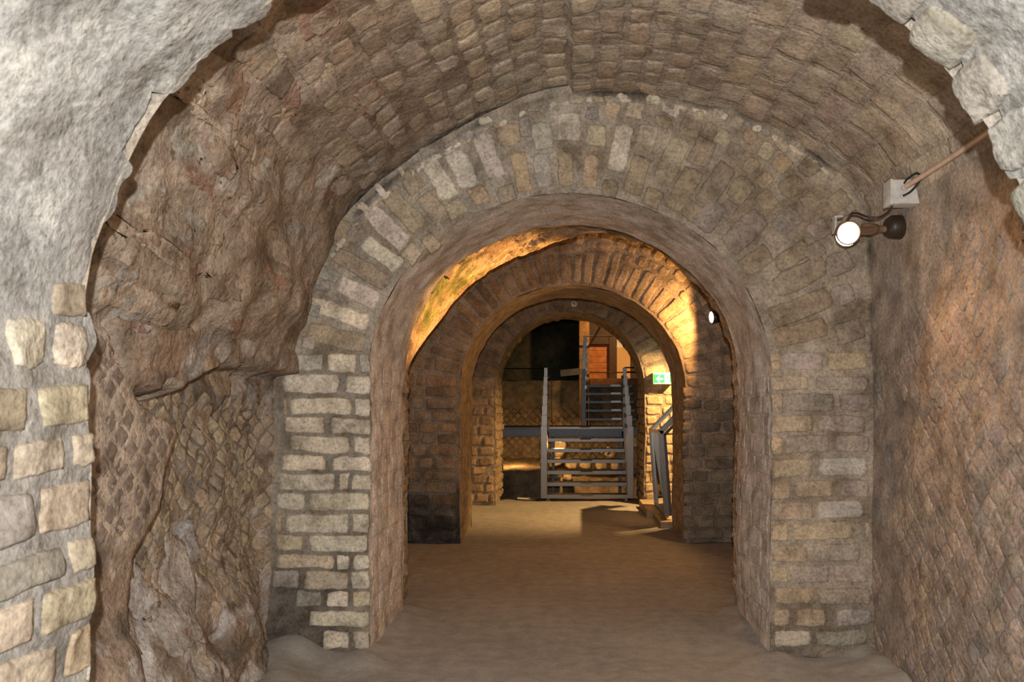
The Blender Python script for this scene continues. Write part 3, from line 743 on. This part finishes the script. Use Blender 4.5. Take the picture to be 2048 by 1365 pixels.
def box(bm, a, b, rot=None, c=None):
    a, b = Vector(a), Vector(b); mid = (a+b)/2; s = b-a
    M = Matrix.Translation(mid) @ Matrix.Diagonal((s.x, s.y, s.z, 1))
    if rot is not None: M = Matrix.Translation(c) @ rot @ Matrix.Translation(-Vector(c)) @ M
    bmesh.ops.create_cube(bm, size=1, matrix=M)
def bar(bm, p, q, w_, h_, up=(0, 1, 0)):       # rectangular bar between two points
    p, q = Vector(p), Vector(q); d = (q-p); L = d.length; z = d.normalized(); y = Vector(up); x = y.cross(z).normalized(); y = z.cross(x)
    M = Matrix((x*w_, y*h_, z*L)).transposed().to_4x4(); M.translation = (p+q)/2
    bmesh.ops.create_cube(bm, size=1, matrix=M)
def lathe(bm, o, ax, prof, n=32):      # prof list of (distance along axis, radius)
    z = Vector(ax).normalized(); x = z.orthogonal().normalized(); y = z.cross(x); o = Vector(o); rings = []
    for (t, r) in prof:
        if r < 1e-5: rings.append([bm.verts.new(o+z*t)])
        else: rings.append([bm.verts.new(o+z*t+(x*math.cos(2*PI*k/n)+y*math.sin(2*PI*k/n))*r) for k in range(n)])
    for A, B in zip(rings, rings[1:]):
        for k in range(n):
            a, b = A[k % len(A)], A[(k+1) % len(A)]; c, d = B[(k+1) % len(B)], B[k % len(B)]
            vs = []
            for v in (a, b, c, d):
                if v not in vs: vs.append(v)
            if len(vs) > 2:
                try: bm.faces.new(vs)
                except ValueError: pass
def tube(bm, pts, r, n=10):
    # Catmull-Rom through the points
    P = [Vector(p) for p in pts]; Q = []
    if len(P) > 2:
        E = [P[0]*2-P[1]]+P+[P[-1]*2-P[-2]]
        for i in range(1, len(E)-2):
            for k in range(8):
                t = k/8; a, b, c, d = E[i-1], E[i], E[i+1], E[i+2]
                Q.append(.5*((2*b)+(c-a)*t+(2*a-5*b+4*c-d)*t*t+(3*b-a-3*c+d)*t**3))
        Q.append(P[-1])
    else: Q = P
    up = Vector((.13, .21, 1)).normalized(); rings = []
    for i, p in enumerate(Q):
        d = (Q[min(i+1, len(Q)-1)]-Q[max(i-1, 0)]).normalized(); x = d.cross(up).normalized(); y = x.cross(d)
        rings.append([bm.verts.new(p+(x*math.cos(2*PI*k/n)+y*math.sin(2*PI*k/n))*r) for k in range(n)])
    for A, B in zip(rings, rings[1:]):
        for k in range(n): bm.faces.new((A[k], A[(k+1) % n], B[(k+1) % n], B[k]))
    bm.faces.new(rings[0]); bm.faces.new(rings[-1])

# ================================================================== LAMP 1, junction box, conduit
def part(fn, name, m, parent, smooth=True, bevel=0., label=None):
    bm = bmesh.new(); fn(bm); o = finish(bm, name, m, parent, smooth, bevel)
    if label: o['label'] = label
    return o
mount = Vector((1.86, 4.52, EYE+(VY-455)*4.52/F))
t = empty('spotlight', mount, 'round lit spotlight on an arm at the right wall beside the large arch', 'lamp')
d1 = Vector((-.10, -1, -.28)).normalized()
part(lambda bm: lathe(bm, mount+Vector((.07, 0, 0)), (-1, -.12, 0), [(0, 0), (0, .066), (.02, .07), (.085, .066), (.11, .05), (.115, 0)]), 'mount_base', M_DBRN, t)
part(lambda bm: (tube(bm, [mount+Vector((-.03, 0, -.01)), mount+Vector((-.10, -.01, -.012)), L1+Vector((.045, .0, .02))], .020), lathe(bm, mount+Vector((-.09, -.01, -.012)), (-1, 0, 0), [(0, 0), (0, .026), (.05, .034), (.09, .032), (.10, 0)], 20)), 'swivel_arm', M_LAMPB, t)
b0 = L1
h = part(lambda bm: lathe(bm, b0-d1*.12+Vector((0, 0, .012)), d1, [(0, 0), (.0, .03), (.015, .048), (.06, .060), (.115, .066), (.135, .068), (.135, .060), (.12, .058)], 40), 'lamp_housing', M_LAMPB, t)
part(lambda bm: lathe(bm, b0-d1*.02, d1, [(0, 0), (0, .063), (.02, .060), (.032, .045), (.037, .02), (.038, 0)], 40), 'lamp_glass', M_BULB, t, label='glowing white lamp glass')
pl = PX(1668, 452, 4.62)
part(lambda bm: bar(bm, pl+Vector((0, 0, -.045)), pl+Vector((.004, 0, .045)), .010, .05), 'mounting_plate', M_PLATE, t, False, .002)
part(lambda bm: bar(bm, pl+Vector((-.004, 0, .048)), pl+Vector((.045, 0, .052)), .012, .05), 'mounting_plate', M_PLATE, t, False, .002)
bx = Vector((1.80, 4.30, EYE+(VY-388)*4.3/F))
t = empty('junction_box', bx, 'pale grey junction box under the vault on the right wall', 'electrical box')
part(lambda bm: box(bm, bx+Vector((-.055, -.05, -.065)), bx+Vector((.12, .05, .065))), 'box_body', M_BOX, t, False, .004)
part(lambda bm: box(bm, bx+Vector((-.063, -.053, -.068)), bx+Vector((-.05, .053, .068))), 'lid', M_BOX, t, False, .003)
part(lambda bm: (lathe(bm, bx+Vector((.01, -.05, .02)), (0, -1, 0), [(0, 0), (0, .017), (.02, .017), (.022, .012), (.022, 0)], 16), lathe(bm, bx+Vector((.0, -.05, -.028)), (0, -1, 0), [(0, 0), (0, .012), (.014, .012), (.014, 0)], 16)), 'cable_gland', M_BOX, t)
bm = bmesh.new(); tube(bm, [bx+Vector((.01, -.065, .02)), (1.82, 3.7, 2.775), (1.81, 3.0, 2.785), (1.80, 2.32, 2.79)], .014, 14)
tag(finish(bm, 'cable_conduit', M_CONDUIT, None, True), 'beige conduit pipe running from the grey junction box along the right wall top', 'pipe')
bm = bmesh.new(); tube(bm, [bx+Vector((-.0, -.06, -.028)), bx+Vector((.02, -.12, -.015)), bx+Vector((.05, -.16, .035)), bx+Vector((.045, -.13, .075)), bx+Vector((.015, -.09, .06)), bx+Vector((.01, -.052, .045))], .0055)
tag(finish(bm, 'cable_loop', M_BLACK, None, True), 'short black cable looped around the conduit at the grey junction box', 'cable')
bm = bmesh.new(); tube(bm, [bx+Vector((-.03, 0, -.06)), PX(1775, 425, 4.33), PX(1757, 435, 4.38), PX(1735, 434, 4.4), PX(1715, 427, 4.44), PX(1701, 430, 4.48), b0-d1*.10+Vector((0, .0, .04))], .006)
tag(finish(bm, 'lamp_cable', M_DBRN, None, True), 'brown cable hanging between the junction box and the spotlight', 'cable')

# LAMP 2
m2 = Vector((1.84, 8.58, 2.54))
t = empty('spotlight', m2, 'small spotlight seen edge-on at the right inside the lit second room', 'lamp')
d2 = Vector((-.94, -.22, -.10)).normalized()
part(lambda bm: lathe(bm, m2+Vector((.05, 0, 0)), (-1, 0, 0), [(0, 0), (0, .07), (.08, .066), (.1, 0)]), 'mount_base', M_DBRN, t)
part(lambda bm: tube(bm, [m2, L2-d2*.12], .018), 'swivel_arm', M_DBRN, t)
part(lambda bm: lathe(bm, L2-d2*.17, d2, [(0, 0), (0, .035), (.02, .05), (.10, .066), (.165, .070), (.165, .062), (.15, .06)]), 'lamp_housing', M_DBRN, t)
part(lambda bm: lathe(bm, L2-d2*.01, d2, [(0, 0), (0, .060), (.004, .058), (.006, 0)]), 'lamp_glass', M_BULB2, t, label='glowing white lamp glass')

# small iron hook in the vault
p = PX(1632, 126, 4.25); 
bm = bmesh.new(); tube(bm, [p+Vector((.03, .05, .06)), p, p+Vector((-.055, -.03, .0)), p+Vector((-.06, -.03, -.004))], .006, 8)
tag(finish(bm, 'iron_hook', M_BLACK, None, True), 'small black iron hook sticking out of the vault, upper right', 'hook')

# round plaque with numeral 9
pc = PX(1148, 608, 12.24)
t = empty('number_plaque', pc, 'small round white plaque reading 9 at the crown of the fourth arch', 'sign')
part(lambda bm: lathe(bm, pc, (0, -1, 0), [(-.09, 0), (-.09, .045), (.0, .045), (.006, .042), (.008, 0)]), 'plaque_disc', M_WPL, t)
def nine(bm):
    lathe(bm, pc+Vector((.002, -.009, .008)), (0, -1, 0), [(0, .008), (0, .018), (.004, .018), (.004, .008), (0, .008)], 24)
    tube(bm, [pc+Vector((.015, -.011, .003)), pc+Vector((.012, -.011, -.014)), pc+Vector((-.002, -.011, -.028))], .005, 8)
part(nine, 'numeral', M_BLACK, t, label='black numeral 9')

# ================================================================== EXIT SIGN
sx0, sx1, sz0, sz1, sy = 1.295, 1.575, 1.905, 2.055, 12.12
t = empty('exit_sign', ((sx0+sx1)/2, sy+.05, (sz0+sz1)/2), 'lit green exit sign with white arrow on the bright wall right of the stairs', 'sign')
part(lambda bm: box(bm, (sx0-.012, sy, sz0-.012), (sx1+.012, 12.34, sz1+.018)), 'sign_housing', M_SGNB, t, False, .004)
part(lambda bm: box(bm, (sx0, sy-.006, sz0), (sx1, sy+.004, sz1)), 'sign_panel', M_GREEN, t, False)
y_ = sy-.009
def poly(bm, pts, y, th=.004):
    vs = [bm.verts.new((x, y, z)) for x, z in pts]; f = bm.faces.new(vs)
    r = bmesh.ops.extrude_face_region(bm, geom=[f])
    bmesh.ops.translate(bm, verts=[v for v in r['geom'] if isinstance(v, bmesh.types.BMVert)], vec=(0, th, 0))
cxa, cza = sx0+.085, (sz0+sz1)/2-.004
part(lambda bm: poly(bm, [(cxa-.055, cza), (cxa-.005, cza+.05), (cxa+.018, cza+.05), (cxa-.018, cza+.013), (cxa+.055, cza+.013), (cxa+.055, cza-.013), (cxa-.018, cza-.013), (cxa+.018, cza-.05), (cxa-.005, cza-.05)], y_), 'arrow', M_SGNW, t, False)
def door(bm):
    poly(bm, [(sx0+.165, sz0+.008), (sx0+.245, sz0+.008), (sx0+.245, sz1-.012), (sx0+.165, sz1-.012)], y_)
part(door, 'doorway_mark', M_SGNW, t, False)
def runner(bm):
    q = Vector((sx0+.205, y_-.004, cza))
    lathe(bm, q+Vector((.004, 0, .042)), (0, -1, 0), [(0, 0), (0, .008), (.002, .008), (.002, 0)], 12)
    for a, b in (((.002, .032), (-.004, .0)), ((-.004, .0), (.014, -.022)), ((.014, -.022), (.010, -.048)), ((-.004, .0), (-.016, -.024)), ((-.016, -.024), (-.028, -.03)), ((.002, .028), (.020, .012)), ((.0, .028), (-.018, .014))):
        bar(bm, q+Vector((a[0], 0, a[1])), q+Vector((b[0], 0, b[1])), .008, .002)
part(runner, 'running_figure_mark', M_GREEN, t, False)
part(lambda bm: box(bm, (sx0-.002, y_-.001, sz0-.004), (sx1+.002, y_+.003, sz0+.006)), 'sign_border', M_SGNW, t, False)
part(lambda bm: tube(bm, [(sx0+.01, sy-.004, sz1+.004), (sx1-.005, sy-.004, sz1+.004)], .011, 12), 'lamp_tube', M_SGNT, t)
point('sign_glow', ((sx0+sx1)/2, sy-.10, sz1+.06), 1.2, (.9, 1.0, .75), .04)

# ================================================================== METAL STAIRS
SXC = .28
def build_stairs():
    t = empty('metal_staircase', (SXC, 12.8, 0), 'lower steel stair flight with open treads and stepped side posts', 'staircase')
    for i in range(6):
        Y = 12.8+.268*i; z = .105+.172*i
        hw = .70
        if i == 0: hw = .755
        tr = part(lambda bm: (box(bm, (SXC-hw, Y, z-.05), (SXC+hw, Y+.27, z)), box(bm, (SXC-hw, Y-.004, z-.062), (SXC+hw, Y+.014, z+.003))), 'tread', M_STEEL, t, False, .003)
        part(lambda bm: box(bm, (SXC-.10, Y-.008, z-.022), (SXC+.10, Y+.02, z+.006)), 'grip_plate', M_CLAMP, tr, False, label='dark grip plate')
    for sx in (-1, 1):
        for i in range(7):
            Y = 12.78+.265*i; z0 = .045+.172*i; z1 = 1.225+.171*i
            w_ = .105-.006*i
            xo = SXC+sx*.757
            part(lambda bm: box(bm, (min(xo, xo-sx*w_), Y, z0), (max(xo, xo-sx*w_), Y+.03, z1)), 'side_post', M_STEEL, t, False, .004)
            if 1 <= i: part(lambda bm: box(bm, (xo-sx*(w_+.03) if sx > 0 else xo+w_-.01, Y-.03, z1-.20), (xo-sx*(w_-.01) if sx > 0 else xo+w_+.03, Y+.02, z1-.14)), 'clamp', M_CLAMP, t, False, .004)
            if i in (1, 2): part(lambda bm: box(bm, (xo-sx*(w_+.035) if sx > 0 else xo+w_-.01, Y-.02, z0-.0), (xo-sx*(w_-.01) if sx > 0 else xo+w_+.035, Y+.02, z0+.07)), 'clamp', M_STEEL, t, False, .004)
        xs_ = SXC+sx*.69
        part(lambda bm: bar(bm, (xs_, 12.85, .03), (xs_, 14.45, 1.04), .04, .12, (0, -1, 1)), 'stringer', M_STEELD, t, False, .004)
        part(lambda bm: (box(bm, (SXC+sx*.64-.02, 12.82, .012), (SXC+sx*.64+.02, 12.86, .06)), box(bm, (SXC+sx*.64-.035, 12.80, .0), (SXC+sx*.64+.035, 12.88, .014))), 'foot', M_STEEL, t, False, .002)
    return t
build_stairs()
t = empty('stair_landing', (0, 14.4, 1.16), 'grey steel landing platform at the top of the lower stair flight', 'landing')
part(lambda bm: (box(bm, (-1.55, 14.42, 1.125), (1.28, 15.55, 1.16)),), 'deck', M_STEELD, t, False, .003)
part(lambda bm: (box(bm, (-1.55, 14.40, .985), (1.28, 14.45, 1.13)), box(bm, (-1.55, 14.385, .98), (1.28, 14.40, 1.0)), box(bm, (-1.55, 14.385, 1.12), (1.28, 14.40, 1.14)), box(bm, (-1.55, 15.5, .985), (1.28, 15.55, 1.13))), 'edge_beam', M_STEELD, t, False, .003)
part(lambda bm: box(bm, (SXC-.70, 14.37, 1.125), (SXC+.70, 14.42, 1.17)), 'nosing', M_STEEL, t, False, .003)
part(lambda bm: box(bm, (SXC-.10, 14.365, 1.15), (SXC+.08, 14.39, 1.176)), 'grip_plate', M_CLAMP, t, False)
for x in (-.32, .95):
    part(lambda bm: box(bm, (x-.03, 14.9, -.92), (x+.03, 14.96, .99)), 'support_leg', M_STEELD, t, False, .003)
part(lambda bm: (tube(bm, [(-.46, 14.42, 2.235), (-1.5, 14.42, 2.235)], .010), tube(bm, [(-1.5, 14.42, 1.13), (-1.5, 14.42, 2.24)], .014)), 'handrail', M_STEELD, t)
part(lambda bm: (tube(bm, [(1.0, 14.42, 2.255), (1.27, 14.42, 2.255)], .013), tube(bm, [(1.0, 14.42, 2.18), (1.27, 14.42, 2.17)], .010), tube(bm, [(1.27, 14.42, 1.1), (1.27, 14.42, 2.27)], .014)), 'handrail', M_WOODD, t, label='dark short handrail on the right')
# upper flight
t = empty('metal_staircase', (.8, 15.6, 1.16), 'upper steel stair flight climbing from the landing to the wooden platform', 'staircase')
for i in range(5):
    Y = 15.6+.27*i; z = 1.30+.172*i
    tr = part(lambda bm: (box(bm, (.27, Y, z-.045), (1.32, Y+.27, z)), box(bm, (.27, Y-.004, z-.05), (1.32, Y+.012, z+.003))), 'tread', M_STEELD, t, False, .003)
    part(lambda bm: box(bm, (.83+.008*i, Y-.012, z-.03), (1.02+.012*i, Y+.02, z+.008)), 'grip_plate', M_PLATE, tr, False, label='pale grip plate')
for i in range(6):
    Y = 15.5+.27*i; z1 = 2.1+.19*i
    part(lambda bm: box(bm, (.225+.012*i, Y, 1.14+.172*i), (.30+.012*i, Y+.03, z1)), 'side_post', M_STEELD if i < 2 else M_STEEL, t, False, .003)
    part(lambda bm: box(bm, (.29+.012*i, Y-.03, z1-.22), (.335+.012*i, Y+.01, z1-.15)), 'clamp', M_PLATE, t, False, .003)
part(lambda bm: bar(bm, (.345, 15.55, 1.12), (.36, 16.95, 2.06), .03, .12, (0, -1, 1)), 'stringer', M_STEELD, t, False, .003)
part(lambda bm: tube(bm, [(.33, 16.95, 3.05), (.93, 16.95, 3.05)], .014), 'top_rail', M_STEEL, t)
# platform with fascia
t = empty('wooden_platform', (1.2, 17.0, 2.0), 'raised wooden platform with brown fascia above the upper stairs', 'platform')
part(lambda bm: box(bm, (.43, 17.02, 2.08), (3.2, 20.4, 2.14)), 'deck', M_WOODF, t, False, .003)
part(lambda bm: box(bm, (.43, 16.98, 1.99), (3.2, 17.02, 2.14)), 'fascia', M_WOODF, t, False, .003)
for x in (1.9, 3.0): part(lambda bm: box(bm, (x, 18.5, -.92), (x+.1, 18.6, 2.08)), 'support_post', M_WOODD, t, False)
part(lambda bm: (tube(bm, [(.42, 17.05, 2.27), (1.9, 17.05, 2.27)], .014)), 'guard_rail', M_WOODD, t)
bm = bmesh.new(); box(bm, (.20, 17.08, .9), (.42, 17.26, 4.95)); o = tag(finish(bm, 'timber_post', M_WOODT, None, False, .006), 'tall square yellow timber post behind the stair post', 'post')
bm = bmesh.new(); bar(bm, PX(1177, 694, 16.6), PX(1200, 655, 16.6), .045, .04)
tag(finish(bm, 'diagonal_brace', M_WOODT, None, False, .004), 'thin diagonal wooden brace leaning off the yellow timber post', 'brace')
t = empty('wooden_cabin', (.9, 18.4, 2.14), 'orange plank cabin wall with dark wooden frame on the platform', 'cabin')
part(lambda bm: [box(bm, (.42, 18.42, 2.142+.14*k), (.925, 18.46, 2.142+.14*k+.135)) for k in range(6)], 'plank_panel', M_WOODO, t, False, .003)
part(lambda bm: box(bm, (.915, 18.30, 2.14), (1.095, 18.48, 3.15)), 'upright', M_WOODD, t, False, .004)
part(lambda bm: box(bm, (.40, 18.32, 2.98), (1.095, 18.50, 3.12)), 'lintel', M_WOODD, t, False, .004)
part(lambda bm: box(bm, (.40, 18.44, 3.12), (1.11, 18.50, 4.6)), 'upper_boarding', M_WOODD, t, False, .004)
bm = bmesh.new(); box(bm, (1.08, 19.3, 2.14), (1.495, 19.4, 2.98)); tag(finish(bm, 'cream_partition', M_CREAM, None, False, .004), 'cream coloured partition panel right of the dark cabin upright', 'partition')
bm = bmesh.new(); box(bm, (1.08, 19.75, 2.14), (3.2, 19.85, 4.2)); tag(finish(bm, 'white_board_wall', M_WHT, None, False, .004), 'brightly lit white board showing above the cream partition', 'board')
bm = bmesh.new(); box(bm, (1.495, 19.2, 2.14), (3.2, 19.32, 3.6)); tag(finish(bm, 'dark_partition', M_WOODD, None, False, .004), 'dark wooden partition right of the cream partition panel', 'partition')
spot('board_light', (1.5, 19.5, 4.4), (1.25, 19.78, 3.0), 60, (1.0, .8, .5), 110, .4, .05)  # added lamp without a fixture, brightens the white board
bm = bmesh.new(); bar(bm, PX(1121, 747, 16.9), PX(1162, 743, 16.9), .07, .14, (0, 0, 1)); tag(finish(bm, 'plank', M_PLANKG, None, False, .004), 'pale plank lying on the wall top left of the timber post', 'plank')
bm = bmesh.new(); tube(bm, [(-.34, 14.6, 2.2), (-.345, 14.6, 1.7), (-.34, 14.6, 1.24)], .006); tube(bm, [(-.34, 14.6, 1.24), (-.32, 14.6, 1.21), (-.34, 14.6, 1.18), (-.36, 14.6, 1.2)], .006)
tag(finish(bm, 'hanging_cord', M_STEELD, None, True), 'thin cord with hook hanging left of the stairs', 'cord')

# ================================================================== GLAZED BARRIER on the right of room 3
t = empty('glazed_barrier', (1.25, 10.8, .1), 'steel framed glass barrier with sloping top at the right of the third room', 'barrier')
tops = []
for Y, xt, xb, zt in ((10.25, 1.185, 1.265, 1.225), (11.45, 1.185, 1.265, 1.205)):
    T = Vector((xt, Y, zt)); B = Vector((xb, Y, .125)); E = T+Vector((.62, 0, .64)); tops.append((B, T, E))
    fr = part(lambda bm: (bar(bm, B, T+Vector((0, 0, .02)), .07, .05), bar(bm, T-Vector((.012, 0, .012)), E, .07, .05)), 'frame', M_STEEL, t, False, .004)
    part(lambda bm: (bar(bm, B+Vector((.055, .03, 0)), T+Vector((.055, .03, -.03)), .035, .05), bar(bm, T+Vector((.048, .03, -.045)), E+Vector((.04, .03, -.05)), .035, .05)), 'inner_frame', M_CLAMP, fr, False, .003)
(B0, T0, E0), (B1_, T1, E1) = tops
def pane(bm):
    for (a, b, c, d) in ((B0, T0, T1, B1_), (T0, E0, E1, T1)):
        n = (b-a).cross(d-a).normalized()*.004
        vs = [bm.verts.new(v+n*s) for s in (-1, 1) for v in (a, b, c, d)]
        for f in ((0, 1, 2, 3), (7, 6, 5, 4), (0, 4, 5, 1), (1, 5, 6, 2), (2, 6, 7, 3), (3, 7, 4, 0)): bm.faces.new([vs[k] for k in f])
part(lambda bm: bar(bm, B0, B1_, .05, .05, (1, 0, 0)), 'side_rail', M_STEEL, t, False, .003)
part(pane, 'glass_pane', M_GLASS, t, False)
part(lambda bm: bar(bm, T0, T1, .05, .05, (1, 0, 0)), 'side_rail', M_STEEL, t, False, .003)
R4 = random.Random(2)
bm = bmesh.new(); box(bm, (1.07, 10.95, -.02), (2.6, 12.15, .11)); tag(finish(bm, 'stone_step', simple('step_stone', (.36, .28, .19), .9, 0, .3, 6), None, False, .012), 'low stone step under the glazed barrier, further of two', 'step')
bm = bmesh.new(); box(bm, (1.16, 10.05, -.02), (2.6, 10.94, .075)); tag(finish(bm, 'stone_step', bpy.data.materials['step_stone'], None, False, .012), 'low stone step under the glazed barrier, nearest the passage', 'step')

# ================================================================== RUINS in the pit
mb = MB()
rf = cfield((.34, .25, .15), (.42, .32, .2), (.22, .16, .10), 2.)
def ledge(i, j):
    x = -3.2+6.4*i/90
    prof = [(15.55, -.95), (15.6, -.4), (15.62, .1), (15.66, .27), (15.8, .30), (16.3, .32), (16.9, .36), (17.35, .40)]
    y, z = prof[j]
    n = noise.fractal(Vector((x*2.5, j*.6, 2)), 1, 2, 4)
    z2 = z+.05*n*(j > 2)+(-.2 if j > 2 else 0)*ss(-.45, -.1, x)
    return (x, y+.06*n, z2), (lambda c: c)(rf(Vector((x, y, z))))
mb.grid(ledge, 91, 8, M_ROUGH)
struct(mb.build('trim_1'), 'ruined masonry ledge beneath the landing', 'masonry')
def rock(bm, c, s, seed, rot=0):
    r = bmesh.ops.create_icosphere(bm, subdivisions=3, radius=1)
    for v in r['verts']:
        p = v.co.copy(); q = p*1.3+Vector((seed*7.3, seed, 0))
        m = max(abs(p.x), abs(p.y), abs(p.z)); p = p.lerp(p/m*.85, .6)
        p *= 1+.16*noise.fractal(q, 1, 2, 4)
        p = Vector((p.x*s[0], p.y*s[1], p.z*s[2])); p.rotate(Matrix.Rotation(rot, 3, 'Y')); v.co = p+Vector(c)
M_RK = simple('rubble_stone', (.46, .35, .22), .9, 0, .35, 14)
rocks = [(1118, 897, 15.9, .15, .19, 'rounded', 'left, just under the upper treads'), (1222, 905, 15.75, .13, .11, 'squared', 'right, behind the fourth tread'), (1257, 910, 15.9, .05, .19, 'narrow', 'far right beside the stair side'),
         (1108, 925, 15.7, .17, .10, 'long sloping', 'left, behind the fifth tread'), (1084, 926, 15.6, .045, .09, 'small pale', 'far left next to the stair side'), (1142, 928, 15.75, .14, .11, 'pitted', 'left of centre in the lit row'),
         (1172, 928, 15.7, .14, .12, 'brown', 'centre of the lit row'), (1203, 930, 15.75, .13, .11, 'dull brown', 'right of centre in the lit row'), (1232, 930, 15.7, .12, .12, 'square dull', 'right end of the lit row'),
         (1110, 950, 15.45, .14, .10, 'dark', 'low on the left below the lit row'), (1135, 955, 15.5, .10, .09, 'small dark', 'low in the middle below the lit row'), (1248, 880, 16.1, .07, .11, 'upright pale', 'upper right under the landing')]
for k, (px, py, Y, a, b, adj, where) in enumerate(rocks):
    bm = bmesh.new(); p = PX(px, py, Y); rock(bm, p, (a, .16, b), k+1, R4.uniform(-.3, .3))
    tag(finish(bm, 'rubble_stone', M_RK, None, True), '%s rubble stone seen through the stairs, %s' % (adj, where), 'stone', 'rubble stones under the stairs')
p = PX(1272, 884, 15.4)
bm = bmesh.new(); box(bm, p+Vector((-.06, 0, -.10)), Vector((p.x+.035, p.y+.14, .978))); 
tag(finish(bm, 'masonry_stub', M_RK, None, False, .01), 'small lit block right of the stair side under the landing end', 'stone')
p = PX(1207, 903, 15.5)
bm = bmesh.new(); bar(bm, p+Vector((-.05, 0, -.03)), p+Vector((.05, 0, .035)), .02, .02); tag(finish(bm, 'wood_stick', M_PLATE, None, False, .003), 'thin pale stick leaning on a squared stone behind the treads', 'stick')
# cable and plates on the floor left of the stairs
bm = bmesh.new(); tube(bm, [PX(1001, 1001, 12.9)+Vector((0, 0, .015)), (-1.0, 12.85, .035), (-.75, 12.78, .02), (-.55, 12.84, .02), (-.35, 12.8, .02)], .012)
tag(finish(bm, 'floor_cable', M_BLACK, None, True), 'black cable lying on the floor left of the stair foot', 'cable')
for (x0, x1, m, lab) in ((-.87, -.66, M_BOX, 'flat pale strip on the floor left of the stair foot'), (-.62, -.44, M_BLACK, 'flat black box on the floor against the stair foot')):
    bm = bmesh.new(); box(bm, (x0, 12.9, .0), (x1, 13.02, .035)); tag(finish(bm, 'cable_cover', m, None, False, .004), lab, 'cable cover')
print('verts', sum(len(o.data.vertices) for o in bpy.data.objects if o.type == 'MESH'))
